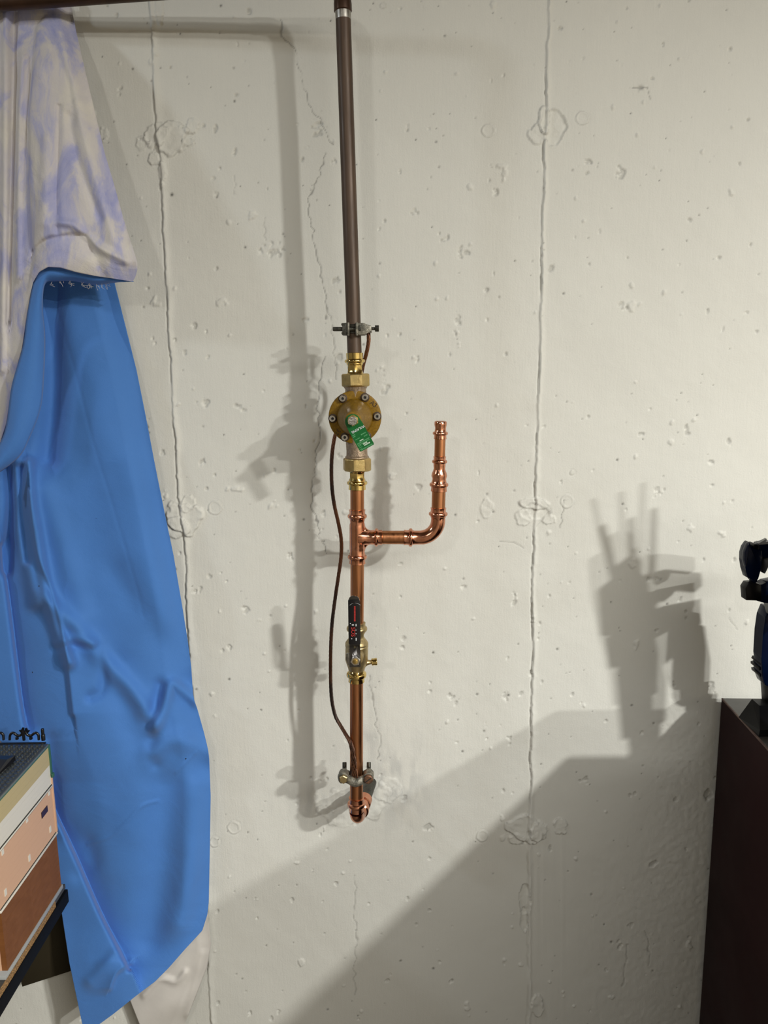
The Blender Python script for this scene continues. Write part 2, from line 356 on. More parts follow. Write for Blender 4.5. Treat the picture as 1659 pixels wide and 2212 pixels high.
# ------------------------------------------------------------------ the setting: concrete wall with formwork seams
RX0, RX1, RY0, RZ1 = -2.6, 4.0, -3.2, 2.72
def build_wall():
    st = .0018
    xs = np.concatenate([[RX0, -1.8, -1.2, -.9], np.arange(-.78, .78, st), [.9, 1.2, 2.0, 3.0, RX1]])
    zs = np.concatenate([[0, .1, .2], np.arange(.29, 2.20, st), [2.3, 2.5, RZ1]])
    X, Z = np.meshgrid(xs, zs); px, py = proj(X, WALL_Y, Z)
    Hh = (fbm(px, py, 260, 5, 3) - .5) * .006 + (fbm(px, py, 30, 9, 3) - .5) * .0008
    D = np.zeros_like(Hh); S = np.zeros_like(Hh)  # D: shade of pits, grooves and cracks put into the colour
    rng = np.random.RandomState(7)
    nx0 = 4
    def win(cx, cy, rx, ry):
        p = P(cx, cy, WALL_Y); s = mpp(cy, WALL_Y) * 1.15
        i0 = np.searchsorted(xs, p.x - rx * s); i1 = np.searchsorted(xs, p.x + rx * s)
        j0 = np.searchsorted(zs, p.z - ry * s * 1.1); j1 = np.searchsorted(zs, p.z + ry * s * 1.1)
        return slice(j0, j1), slice(i0, i1)
    # seams
    def seam(pts, hgt, wd, gro, seed, side=1):
        yy = [p[1] for p in pts]; xx = [p[0] for p in pts]
        cx = np.interp(py, yy, xx) + (vnoise(px * 0, py, 45, seed) - .5) * 5 + (vnoise(px * 0, py, 9, seed + 1) - .5) * 2.5
        dx = px - cx
        w = wd * (.55 + .9 * vnoise(px * 0, py, 70, seed + 2))
        bead = np.where(dx < 0, np.exp(-(dx / 1.6) ** 2), np.exp(-(dx / w) ** 2)) * (.6 + .8 * vnoise(px * 0, py, 30, seed + 3))
        g = np.exp(-((dx + 3.2) / 1.5) ** 2) * sstep(.3, .5, vnoise(px * 0, py, 55, seed + 4))
        return hgt * bead - gro * g + np.where(dx < 0, 0, .0009 * np.exp(-dx / 120)), g
    h1, g1 = seam([(318, -60), (325, 0), (335, 200), (343, 300), (352, 420), (360, 600), (373, 850), (386, 1075), (398, 1140), (405, 1250), (412, 1450), (430, 1620), (450, 1850), (451, 2070), (458, 2212), (462, 2300)], .0024, 9, .0017, 11)
    h2, g2 = seam([(1190, -60), (1187, 0), (1180, 225), (1174, 420), (1170, 640), (1163, 900), (1158, 1060), (1155, 1140), (1152, 1300), (1150, 1500), (1147, 1700), (1144, 1760), (1142, 1850), (1145, 1990), (1141, 2212), (1140, 2300)], .0026, 5, .0020, 31)
    Hh += h1 + h2; D += .13 * g1 * (px < 700) + .16 * g2
    # brush strokes beside the right seam, lower wall
    Hh += .0009 * sstep(1500, 1900, py) * sstep(1100, 1170, px) * sstep(1260, 1190, px) * (vnoise(px, py * .02, 7, 77) - .5)
    Hh += .0012 * sstep(1650, 1950, py) * sstep(1150, 1400, px) * (fbm(px, py, 9, 78, 2) - .5)
    Hh += .0009 * np.exp(-(((px - 1480) / 90) ** 2 + ((py - 1760) / 260) ** 2)) * (fbm(px, py, 8, 178, 2) - .5) * 2
    def blob(cx, cy, rx, ry, hgt, seed, rim=.0009, rag=.42):
        w = win(cx, cy, rx * 1.7 + 4, ry * 1.7 + 4); x, y = px[w], py[w]
        d = np.hypot((x - cx) / rx, (y - cy) / ry) + rag * (fbm(x, y, max(rx, ry) * .55, seed, 3) - .5) * 2
        pl = sstep(1.04, .94, d)
        Hh[w] += 1.35 * hgt * pl + 1.3 * rim * np.exp(-((d - .98) / .075) ** 2) + pl * (fbm(x, y, 9, seed + 5, 2) - .5) * .0016
        D[w] = np.maximum(D[w], .22 * np.exp(-((d - 1.04) / .05) ** 2) * (vnoise(x, y, 11, seed + 9) > .45))
    for a in [(338, 293, 24, 26, .0016, 1), (372, 300, 30, 36, .0024, 2), (309, 310, 14, 15, .0008, 3), (416, 276, 13, 16, .0014, 4),
              (408, 309, 11, 9, .0012, 5), (334, 345, 11, 13, .0018, 6), (352, 375, 8, 26, .0015, 7),
              (1196, 278, 26, 40, -.0018, 8), (1162, 292, 20, 22, .0016, 9), (1176, 262, 12, 30, .0020, 10),
              (397, 1118, 40, 34, .0030, 12), (385, 1138, 28, 20, .0018, 13), (407, 1088, 14, 16, .0014, 14),
              (1156, 1107, 34, 18, -.0012, 15), (1156, 1088, 32, 12, .0022, 16), (1130, 1117, 18, 16, .0012, 17), (1186, 1123, 12, 9, .0012, 18),
              (1135, 1790, 38, 28, .0026, 20), (1163, 1795, 18, 20, .0024, 21), (1118, 1812, 16, 12, .0014, 22), (1211, 1784, 14, 17, .0014, 23),
              (1134, 1945, 12, 30, -.0024, 24), (1133, 1990, 8, 24, -.0018, 25), (1052, 1098, 12, 22, .0008, 26), (224, 292, 9, 15, .0012, 27),
              (1160, 2170, 12, 26, .0020, 28), (800, 1720, 40, 46, .0007, 40, .0002), (740, 1745, 44, 40, .0006, 41, .0002), (838, 1705, 26, 28, .0007, 42, .0002), (345, 20, 8, 34, .0012, 43)]:
        blob(*a)
    # form-tie plugs: thin rings
    for cx, cy, r in [(1055, 283, 13), (1257, 257, 13), (465, 1097, 13), (1225, 1083, 13), (505, 1788, 12), (464, 1818, 9), (1042, 1806, 11), (408, 305, 9), (1236, 1020, 4), (828, 12, 5)]:
        w = win(cx, cy, r + 8, r + 8); x, y = px[w], py[w]; d = np.hypot(x - cx, y - cy) + (vnoise(x, y, 8, 5) - .5) * 3
        Hh[w] += .0012 * np.exp(-((d - r) / 1.7) ** 2) - .0007 * np.exp(-((d - r - 2.5) / 1.4) ** 2)
        D[w] = np.maximum(D[w], .16 * np.exp(-((d - r - 1.5) / 1.0) ** 2))
    # spalls: small ragged groups of shallow sharp-edged pits
    spots = [(1387, 190, 16, 10), (1336, 372, 13, 20), (1268, 360, 20, 16), (545, 465, 12, 12), (590, 540, 26, 18), (563, 545, 6, 12), (478, 655, 14, 14),
             (440, 425, 9, 8), (467, 420, 6, 8), (335, 655, 10, 16), (315, 622, 10, 8), (830, 830, 14, 22), (820, 800, 10, 9), (960, 515, 12, 9), (895, 455, 10, 14),
             (1085, 370, 12, 20), (1070, 420, 8, 20), (684, 275, 14, 22), (1365, 660, 26, 12), (1345, 660, 10, 14), (990, 700, 10, 26), (985, 745, 9, 12),
             (1420, 1060, 14, 22), (1535, 1000, 8, 8), (1560, 1150, 10, 9), (1575, 1310, 8, 10), (1410, 1250, 20, 9), (510, 1055, 20, 14), (440, 870, 14, 12), (522, 880, 16, 14),
             (1410, 360, 6, 6), (1550, 560, 8, 10), (1465, 1295, 9, 7), (330, 860, 6, 8), (350, 980, 6, 8), (1340, 2040, 7, 18), (1485, 2040, 12, 14), (700, 1115, 8, 14),
             (975, 1160, 8, 6), (1410, 2010, 9, 12), (1290, 1920, 14, 8), (1410, 1865, 12, 9), (560, 1340, 6, 6), (870, 1400, 6, 6), (258, 195, 6, 12), (1320, 2155, 8, 8)]
    for k in range(620):
        x_ = rng.uniform(-20, 1640); y_ = rng.uniform(0, 2230)
        s_ = rng.choice([3.5, 5, 7, 10], p=[.45, .3, .17, .08])
        spots.append((x_, y_, s_ * rng.uniform(.6, 1.1), s_ * rng.uniform(.8, 1.6)))
    for k, (cx, cy, rx, ry) in enumerate(spots):
        w = win(cx, cy, rx * 1.5 + 3, ry * 1.5 + 3); x, y = px[w], py[w]
        if x.size == 0: continue
        e = np.exp(-(((x - cx) / rx) ** 2 + ((y - cy) / ry) ** 2) * .9)
        n = fbm(x + (y - cy) * .35, y, 8.5, 200 + k % 40, 2)
        v = sstep(.50, .60, n * (.45 + .75 * e)) * sstep(.12, .35, e)
        Hh[w] += (-.0023 if k % 3 else .0019) * v
        D[w] = np.maximum(D[w], .22 * v * (n > .62) * (k % 3 > 0))
    # dark pinholes
    for k in range(520):
        cx, cy = rng.uniform(-20, 1600), rng.uniform(0, 2230); r = rng.choice([1.1, 1.5, 2.2], p=[.55, .33, .12])
        if k == 0: cx, cy, r = 371, 421, 3.2
        if k == 1: cx, cy, r = 1383, 190, 5.0
        w = win(cx, cy, 7, 7); x, y = px[w], py[w]
        e = np.exp(-(((x - cx) ** 2 + (y - cy) ** 2) / r ** 2))
        Hh[w] -= .002 * e; D[w] = np.maximum(D[w], np.minimum(1, e * 1.15) * rng.uniform(.35, .95))
    # hairline cracks
    cracks = [([(605, 40), (608, 78), (635, 105), (645, 140), (655, 175), (662, 215), (672, 240), (690, 256), (706, 290), (717, 312)], .5),
              ([(700, 330), (695, 365), (680, 400), (668, 425), (667, 450), (676, 500), (681, 545), (693, 590), (703, 625), (707, 655), (704, 690)], .55),
              ([(708, 665), (716, 705), (720, 735), (722, 790), (728, 820)], .4),
              ([(700, 770), (692, 810), (686, 850), (684, 870), (688, 905), (691, 940), (690, 958), (681, 975), (683, 1000), (676, 1035), (672, 1100), (685, 1125), (690, 1160), (706, 1195)], .6),
              ([(795, 1460), (803, 1500), (806, 1525), (812, 1560), (822, 1600), (818, 1640)], .45),
              ([(768, 1890), (765, 1960), (771, 2030), (765, 2090), (768, 2150)], .35),
              ([(1222, 1080), (1214, 1105), (1210, 1140)], .5), ([(1160, 1070), (1188, 1100), (1155, 1140)], .2),
              ([(1080, 1170), (1110, 1172), (1130, 1185)], .3), ([(505, 380), (508, 420)], .2), ([(570, 470), (572, 520)], .25),
              ([(1573, 1335), (1595, 1360)], .25), ([(1393, 2010), (1402, 2050), (1398, 2085)], .3), ([(1355, 2040), (1345, 2130)], .25),
              ([(1366, 190), (1400, 190), (1402, 215)], .5)]
    for pts, st_ in cracks:
        ax = [p[0] for p in pts]; ay = [p[1] for p in pts]
        w = win((min(ax) + max(ax)) / 2, (min(ay) + max(ay)) / 2, (max(ax) - min(ax)) / 2 + 14, (max(ay) - min(ay)) / 2 + 14); x, y = px[w], py[w]
        d, s = pl_dist(x + (vnoise(x, y, 11, 3) - .5) * 9, y, pts)
        e = np.exp(-(d / 1.05) ** 2); Hh[w] -= .0011 * e; D[w] = np.maximum(D[w], st_ * e)
    # grey scuffs where the pipe enters
    for cx, cy, rx, ry, a in [(860, 1690, 60, 90, .45), (700, 1730, 90, 40, .30), (800, 1560, 22, 120, .30), (880, 1720, 40, 40, .35), (800, 1290, 24, 190, .15), (790, 1650, 70, 40, .25)]:
        e = np.exp(-(((px - cx) / rx) ** 2 + ((py - cy) / ry) ** 2))
        S = np.maximum(S, a * e * sstep(.35, .7, fbm(px, py * .45, 14, int(cx), 3)))
    edge = (X > -.775) & (X < .775) & (Z > .295) & (Z < 2.19)
    Hh = np.where(edge, Hh, 0)
    n = X.size; co = np.empty((n, 3), np.float32)
    co[:, 0] = X.ravel(); co[:, 1] = (WALL_Y - Hh).ravel(); co[:, 2] = Z.ravel()
    R, C = X.shape
    idx = np.arange(n, dtype=np.int32).reshape(R, C)
    q = np.stack([idx[:-1, :-1], idx[:-1, 1:], idx[1:, 1:], idx[1:, :-1]], -1).reshape(-1, 4)
    m = bpy.data.meshes.new('wall_back'); m.vertices.add(n); m.vertices.foreach_set('co', co.ravel())
    m.loops.add(q.size); m.loops.foreach_set('vertex_index', q.ravel())
    m.polygons.add(len(q)); m.polygons.foreach_set('loop_start', np.arange(0, q.size, 4, dtype=np.int32))
    m.polygons.foreach_set('use_smooth', np.ones(len(q), bool))
    m.update()
    for nm, A in (('recess_shade', D), ('stain', S)):
        a = m.attributes.new(nm, 'FLOAT', 'POINT'); a.data.foreach_set('value', np.clip(A, 0, 1).astype(np.float32).ravel())
    m.materials.append(M['wall'])
    o = link(bpy.data.objects.new('wall_back', m)); o['kind'] = 'structure'
build_wall()
def slab(name, lo, hi, m):
    o = box(name, lo, hi, m); o['kind'] = 'structure'; return o
slab('floor', (RX0, RY0, -.1), (RX1, WALL_Y, 0), M['floor'])
slab('ceiling', (RX0, RY0, RZ1), (RX1, WALL_Y, RZ1 + .1), M['ceiling'])
slab('wall_left', (RX0 - .1, RY0, 0), (RX0, WALL_Y, RZ1), M['room_wall'])
slab('wall_right', (RX1, RY0, 0), (RX1 + .1, WALL_Y, RZ1), M['room_wall'])
slab('wall_front', (RX0, RY0 - .1, 0), (RX1, RY0, RZ1), M['room_wall'])

# ------------------------------------------------------------------ plumbing
PY = 1.20                              # depth of the pipe axis
AXP = [(-40, 739.2), (0, 740.0), (400, 753.5), (720, 764.5), (830, 768), (1000, 771.5), (1230, 772.0), (1480, 770.0), (1800, 770.0)]
def ax(py):
    for (a, b), (c, d) in zip(AXP[:-1], AXP[1:]):
        if py <= c: return b + (d - b) * (py - a) / (c - a)
    return AXP[-1][1]
def vr(prof, axf=ax, Y=PY):
    """profile [(py, r_px[, hex])] on a near-vertical axis -> rings"""
    out = []
    for i, p in enumerate(prof):
        c = P(axf(p[0]), p[0], Y)
        n = P(axf(p[0] - 30), p[0] - 30, Y) - P(axf(p[0] + 30), p[0] + 30, Y)
        out.append((c, n, p[1] * mpp(p[0], Y), p[2] if len(p) > 2 else 0))
    return out
def bead(c, r, dr, h):
    return [(c - h, r), (c - h * .7, r + dr * .75), (c - h * .3, r + dr), (c + h * .3, r + dr), (c + h * .7, r + dr * .75), (c + h, r)]
def press(a, b, bd, r, hexc=None, flip=False):
    """press socket from y a to y b with o-ring bead at bd"""
    pr = [(a, r - 1.5), (a + .5, r + 1.0), (a + 3, r)] + bead(bd, r, 3.4, 4.5) + [(b, r)]
    return sorted(pr, key=lambda t: t[0])

# upper tarnished run with the elbow at the top
t = thing('tarnished_copper_pipe', 'long brown tarnished copper pipe rising up the wall and turning left along the top', 'pipe', P(ax(760), 760, PY))
sweep('pipe', vr([(28, 16.6), (200, 16.4), (500, 16.0), (765, 15.5)]), M['tarnished'], t)
sweep('solder_collar', vr([(20, 17.2), (22, 17.4), (30, 17.0), (40, 16.8), (44, 16.5)]), M['solder'], t)['label'] = 'silver solder collar under the elbow'
top = P(ax(-18), -18, PY)
eR = .030
rings = vr([(26, 17.4), (24, 19.6), (8, 19.6), (4, 19.0)])
hdir = (Vector((-.62, 1.265, 0)) - Vector((top.x, PY, 0))).normalized()
c0 = rings[-1][0]; rr = rings[-1][2]
arc = []
for k in range(0, 11):
    a = math.pi / 2 * k / 10
    arc.append(c0 + Vector((0, 0, 1)) * eR * math.sin(a) + hdir * eR * (1 - math.cos(a)))
for i, p in enumerate(arc[1:], 1):
    a = math.pi / 2 * i / 10
    rings.append((p, Vector((0, 0, 1)) * math.cos(a) + hdir * math.sin(a), rr))
e1 = arc[-1] + hdir * .018
rings += [(e1, hdir, rr), (e1 + hdir * .0003, hdir, rr * .85)]
sweep('elbow', rings, M['dark_copper'], t, phase=0)['label'] = 'dark brown elbow fitting'
e2 = arc[-1]; L_ = .66
sweep('horizontal_pipe', [(e2, hdir, rr * .88), (e2 + hdir * L_, hdir, rr * .88)], M['dark_copper'], t)['label'] = 'dark horizontal pipe run'
settle(t)

# pressure reducing valve
t = thing('pressure_reducing_valve', 'brass pressure reducing valve with a round ochre six-screw bonnet on the pipe', 'valve', P(ax(900), 900, PY))
sweep('press_socket', vr([(762, 16.5), (763, 18.5), (768, 18.3)] + bead(780, 18.0, 4.0, 4.5) + [(787, 18, .0), (789, 17.8, .9), (799, 17.6, 1), (806, 18.0, .4), (809, 19.5), (812, 21)]), M['brass'], t, 48)['label'] = 'shiny upper brass press socket'
hx = lambda a, b, r: [(a, r * .86, 0), (a + 1.5, r * .97, .9), (a + 3, r, 1), (b - 3, r, 1), (b - 1.5, r * .97, .9), (b, r * .86, 0)]
sweep('union_nut', vr(hx(807, 835, 32)), M['cast_brass'], t, 64, 22, sides=8, phase=.30)
sweep('body', vr([(830, 25), (833, 26), (837, 25), (841, 22.5), (860, 23), (880, 30), (920, 30), (945, 24), (975, 22.5), (984, 23.0), (986, 25.5), (991, 25.5)]), M['bronze'], t, 48)['label'] = 'rough cast bronze neck'
sweep('union_nut', vr(hx(989, 1017, 31)), M['cast_brass'], t, 64, 22, sides=8, phase=.18)
sweep('press_socket', vr([(1013, 21), (1016, 19), (1018, 18, .4), (1022, 17.6, 1), (1032, 17.6, .9), (1036, 17.8)] + bead(1043, 18, 4.0, 4.5) + [(1052, 18.2), (1057, 18.6), (1058, 16.5)]), M['brass'], t, 48)['label'] = 'shiny lower brass press socket'
# bonnet: axis towards the camera side (-Y)
FL = 1.190; cF = P(767, 901, FL); nF = Vector((0, -1, 0)); mp_ = mpp(901, FL)
def bon(lst, mat_, name, **k):
    return sweep(name, [(cF + nF * d, nF, r, *h) for d, r, *h in lst], mat_, t, 72, 40, ref=(0, 0, 1), **k)
R_ = 57 * mp_
bon([(-.016, R_ * .90), (-.016, R_ * .97), (-.006, R_ * .985), (-.0055, R_ * .95), (-.004, R_ * .95), (-.0035, R_ * .985), (.004, R_), (.0055, R_ * .985), (.006, R_ * .95),
     (.0065, R_ * .70), (.008, R_ * .67), (.018, R_ * .655), (.026, R_ * .61), (.033, R_ * .53), (.042, R_ * .44), (.052, R_ * .385), (.066, R_ * .35), (.074, R_ * .33), (.078, R_ * .29), (.079, R_ * .2)], M['epoxy'], 'bonnet')['label'] = 'ochre domed bonnet with round flange'
tipD = .079
for k in range(6):
    a = math.radians(60 * k + 2)
    c = cF + Vector((math.cos(a), 0, math.sin(a))) * R_ * .835
    q = sweep('cap_screw', [(c + nF * .005, nF, .0048), (c + nF * .0135, nF, .0048), (c + nF * .0142, nF, .0043), (c + nF * .0142, nF, .0024, 1), (c + nF * .0112, nF, .0023, 1), (c + nF * .0112, nF, .0002, 1)], M['screw'], t, 36, 40, ref=(0, 0, 1))
    q2 = sweep('washer', [(c + nF * .0055, nF, .0068), (c + nF * .0073, nF, .0068), (c + nF * .0076, nF, .0060)], M['lockring'], t, 28, ref=(0, 0, 1))
    sk = sweep('hex_socket', [(c + nF * .0113, nF, .0022, 1), (c + nF * .0117, nF, .0022, 1)], M['socket'], t, 24, ref=(0, 0, 1))
bc = cF + nF * tipD
sweep('adjusting_nut', [(bc + nF * .0035, nF, .0075, 1), (bc + nF * .009, nF, .0083, 1), (bc + nF * .0098, nF, .0075, .6)], M['brass'], t, 48, 22, ref=(0, 0, 1))
sweep('adjusting_bolt', [(bc + nF * .0, nF, .0058), (bc + nF * .020, nF, .0062), (bc + nF * .0215, nF, .0056)], M['bolt'], t, 32, ref=(0, 0, 1))
FM = Matrix.Rotation(math.pi / 2, 4, 'X')
def face_text(px, py, Y, ang):       # a frame whose plane faces the camera side, rotated by ang in that plane
    return Matrix.Translation(P(px, py, Y)) @ FM @ Matrix.Rotation(ang, 4, 'Z')
text_mesh('cast_mark', 'A3', .0095, face_text(807, 873, FL - .0062, math.radians(-40)), M['lockring'], t, .0004)
text_mesh('cast_mark', '37', .0095, face_text(729, 933, FL - .0062, math.radians(-125)), M['lockring'], t, .0004)
settle(t)

# green tag on the adjusting bolt
TY = FL - tipD - .0025
t = thing('metal_tag', 'green metal tag with pale printing hanging from the valve adjusting bolt', 'tag', P(762, 912, TY))
ang = math.radians(28)
def TG(u, v, dy=0):                   # u across, v down along the tag, metres
    o = P(762, 911, TY)
    return o + Vector((u * math.cos(ang) + v * math.sin(ang), dy, u * math.sin(ang) - v * math.cos(ang)))
s_ = mpp(920, TY)
ol = [(16.5 * math.cos(a), -16.5 * math.sin(a)) for a in np.linspace(math.pi, 0, 15)]
ol = [(u, v) for u, v in ol] + [(17.5, 12), (17.5, 62), (16, 65), (-16, 65), (-17.5, 62), (-17.5, 12)]
bm = bmesh.new()
vf = [bm.verts.new(TG(u * s_, v * s_, -.0006)) for u, v in ol]; vb = [bm.verts.new(TG(u * s_, v * s_, .0006)) for u, v in ol]
bm.faces.new(vf); bm.faces.new(vb[::-1])
for i in range(len(ol)): bm.faces.new((vf[i], vb[i], vb[(i + 1) % len(ol)], vf[(i + 1) % len(ol)]))
bmobj('tag_plate', bm, M['tag_green'], t)
def tagrow(v, u0_, u1_, hgt, mt, segs=1, seed=0):
    bm = bmesh.new(); rs = random.Random(seed); u = u0_
    while u < u1_:
        w_ = rs.uniform(1.2, 3.4) if segs > 1 else (u1_ - u0_); e = min(u + w_, u1_)
        q = [TG(a * s_, b * s_, -.0009) for a, b in ((u, v), (e, v), (e, v + hgt), (u, v + hgt))]
        bm.faces.new([bm.verts.new(x) for x in q]); u = e + (.55 if segs > 1 else 1)
    return bmobj('printed_line', bm, mt, t)
Rt = Matrix.Translation(TG(2.5 * s_, 19.5 * s_, -.0009)) @ FM @ Matrix.Rotation(ang + math.pi, 4, 'Z')
text_mesh('lettering', 'WILKINS', .0054, Rt, M['white_print'], t, .0001)
for k, (v, a, b, h_, mt, sg) in enumerate([(25.5, -16, -9, 1.6, 'tag_pale', 1), (29, -16, -10, 1.6, 'tag_pale', 1), (32, 2, 14, 2.4, 'tag_pale', 2), (36.5, -14, -3, 1.6, 'tag_pale', 2),
        (38, 6, 14, 2.2, 'tag_pale', 2), (42.5, -7, 2, 2.0, 'tag_print', 2), (46, -15, 15, 2.2, 'tag_pale', 2), (49.5, -15.5, 14, 1.8, 'tag_pale', 2), (51.5, -4, 6, 2.6, 'tag_print', 2),
        (52.5, -15, -8, 1.1, 'tag_pale', 1), (55.2, -3, 11, 2.6, 'tag_print', 2), (56, -15, -8, 1.1, 'tag_pale', 1), (59.5, -15.5, -10, 1.1, 'tag_pale', 1), (61, -14, 14, 2.4, 'tag_pale', 2)]):
    tagrow(v, a, b, h_, M[mt], sg, k)
settle(t)

# lower copper run: tee, branch, elbow, reducer, cap
t = thing('copper_branch_pipe', 'bright copper pipe with a tee branching right to a capped upright stub', 'pipe', P(772, 1218, PY))
sweep('pipe', vr([(1058.5, 14.9), (1108, 14.9)]), M['copper_pipe'], t)
sweep('pipe', vr([(1212, 14.7), (1350, 14.5)]), M['copper_pipe'], t)['label'] = 'copper pipe between tee and ball valve'
sweep('tee', vr([(1100, 15), (1101, 17.6), (1106, 16.8)] + bead(1115, 17.2, 3.6, 4.6) + [(1122, 17.2, .3), (1128, 17.0, .8), (1134, 16.8), (1185, 16.8), (1192, 17, .6), (1196, 17.2)] + bead(1203, 17.2, 3.6, 4.6) + [(1211, 16.8), (1217, 17.6), (1218, 15)]), M['copper_fit'], t, 40)
BYc = 1161.0
def hr(prof, y=BYc):
    out = []
    n = (P(900, y + .5, PY) - P(800, y - .8, PY))
    for p in prof: out.append((P(p[0], y + (p[0] - 850) * .004, PY), n, p[1] * mpp(y, PY), p[2] if len(p) > 2 else 0))
    return out
sweep('tee_outlet', hr([(774, 19), (782, 18.5), (786, 17.8), (789, 16.9), (793, 16.0), (800, 15.6), (804, 15.6)] + bead(813, 16.4, 3.4, 4.0) + [(819, 16), (825, 16.4), (826, 14.5)]), M['copper_fit'], t, 40, ref=(0, 0, 1))
# soft saddle between run and outlet
bm = bmesh.new()
for sgn in (1, -1):
    n_ = 12; m_ = 14; rg = []
    for i in range(n_ + 1):
        a = math.radians(90 * i / n_)
        x_ = 16.0 + 15 - 15 * math.sin(a); yv = 15.4 + 15 - 15 * math.cos(a)
        wdt = 15.3 * (1 - .45 * math.sin(2 * a)); rg.append((x_, yv, wdt))
    s1 = mpp(BYc, PY); cc = P(772, BYc, PY)
    prev = None
    for x_, yv, wdt in rg:
        cur = []
        for j in range(m_ + 1):
            b_ = math.pi * (j / m_) - math.pi / 2
            k_ = math.cos(b_)
            cur.append(bm.verts.new(cc + Vector(((x_ * (.30 + .70 * k_)) * s1, wdt * math.sin(b_) * s1, sgn * (yv * (.30 + .70 * k_)) * s1))))
        if prev:
            for j in range(m_): bm.faces.new((prev[j], prev[j + 1], cur[j + 1], cur[j]))
        prev = cur
bmobj('tee_saddle', bm, M['copper_fit'], t, 60)
sweep('branch_pipe', hr([(820, 14.6), (878, 14.8)]), M['copper_pipe'], t, ref=(0, 0, 1))
# elbow: horizontal sleeve, bend, vertical sleeve
rg = hr([(872, 14.6), (873, 17.0), (878, 16.0)] + bead(887, 16.6, 3.4, 4.2) + [(895, 16, .5), (901, 15.6, .3), (908, 15.2)])
pa = P(908, 1161.3, PY); pb = P(946.5, 1123, PY)
cen = Vector((pa.x, PY, pb.z)); Rx = pb.x - pa.x; Rz = pb.z - pa.z
for k in range(1, 13):
    a = math.pi / 2 * k / 12
    p = Vector((pa.x + Rx * math.sin(a), PY, pb.z - Rz * math.cos(a)))
    rg.append((p, Vector((math.cos(a), 0, math.sin(a))), 15.6 * mpp(1150, PY)))
axb = lambda y: 946.6 + (1110 - y) * .026
vv_ = vr([(1119, 16, .4), (1117, 16.6)] + bead(1110, 16.6, 3.8, 4.4)[::-1] + [(1101, 16.2), (1097, 17.2), (1096, 14.5)], axb)
for c, n, r, h_ in vv_: rg.append((c, n, r, h_))
sweep('elbow', rg, M['copper_fit'], t, 40, ref=(0, 1, 0))
sweep('branch_pipe', vr([(1105, 14.7), (1055, 14.9)], axb), M['copper_pipe'], t)
sweep('reducer', vr([(1062, 15), (1061, 17.4), (1055, 16.8)] + bead(1047, 17, 3.4, 4.4)[::-1] + [(1040, 17, .5), (1034, 16.4, .9), (1028, 17), (1022, 16), (1017, 13.8), (1012, 13.4, .7), (1006, 13.2)] + bead(997, 13, 3.4, 4.2)[::-1] + [(990, 13), (986, 13.8), (985, 11.5)], axb), M['copper_fit'], t, 40)
sweep('stub_pipe', vr([(990, 11.7), (940, 11.9)], axb), M['copper_pipe'], t)
sweep('end_cap', vr([(949, 11.9), (948, 13.8), (943, 13.2)] + bead(936, 13, 3.4, 4.0)[::-1] + [(930, 13, .5), (924, 13, .9), (918, 13.4), (912, 13.4), (910, 12.2), (909, 9)], axb), M['copper_fit'], t, 40)
settle(t)

# ball valve
t = thing('ball_valve', 'brass ball valve with a black-gripped lever and a small side drain cap', 'valve', P(770, 1430, PY))
sweep('body', vr([(1344, 15.5), (1345, 18.5), (1351, 18)] + bead(1358, 18.5, 3.8, 5) + [(1366, 18), (1369, 17, .6), (1376, 17, .8), (1380, 18.5), (1384, 22), (1388, 24.5), (1391, 25), (1393, 24.2), (1395, 25), (1398, 24.2), (1405, 24.5), (1425, 24.5), (1436, 21), (1444, 18), (1447, 17.5)]), M['valve_brass'], t, 48)
sweep('press_socket', vr([(1444, 17), (1447, 17, .6)] + bead(1457, 18, 3.6, 5.5) + [(1465, 17), (1472, 17.5), (1473, 15)]), M['brass'], t, 48)['label'] = 'shiny lower brass press socket'
dz = P(790, 1431, PY); q0 = P(778, 1432.5, PY)
dd = P(815, 1429, PY) - q0
dn = dd.normalized(); ss = mpp(1430, PY)
sweep('drain_port', [(q0, dn, 13 * ss), (q0 + dn * 10 * ss, dn, 10 * ss), (q0 + dn * 16 * ss, dn, 6.0 * ss), (q0 + dn * 22 * ss, dn, 4.8 * ss), (q0 + dn * 27 * ss, dn, 4.6 * ss)], M['valve_brass'], t, 24)
kc = q0 + dn * 25 * ss
sweep('drain_cap', [(kc, dn, 7.0 * ss), (kc + dn * 1 * ss, dn, 8.0 * ss), (kc + dn * 5 * ss, dn, 7.3 * ss), (kc + dn * 9.5 * ss, dn, 8.0 * ss), (kc + dn * 11.5 * ss, dn, 7.6 * ss), (kc + dn * 12 * ss, dn, 6.2 * ss)], M['brass'], t, 24, 30)
SY = 1.165                            # stem plane in front of the body
stem0 = P(768, 1425, SY)
sweep('stem', [(Vector((stem0.x, 1.19, stem0.z)), nF, .013), (Vector((stem0.x, SY + .006, stem0.z)), nF, .012), (Vector((stem0.x, SY + .005, stem0.z)), nF, .006), (Vector((stem0.x, SY - .008, stem0.z)), nF, .005)], M['valve_brass'], t, 32, ref=(0, 0, 1))
sweep('stem_nut', [(stem0 + nF * .001, nF, .0076, 1), (stem0 + nF * .0068, nF, .0076, 1), (stem0 + nF * .0078, nF, .0068, .4)], M['screw'], t, 48, 22, ref=(1, 0, .2))
sweep('stem_end', [(stem0 + nF * .007, nF, .0036), (stem0 + nF * .0102, nF, .0034), (stem0 + nF * .0106, nF, .002)], M['brass'], t, 24, ref=(0, 0, 1))
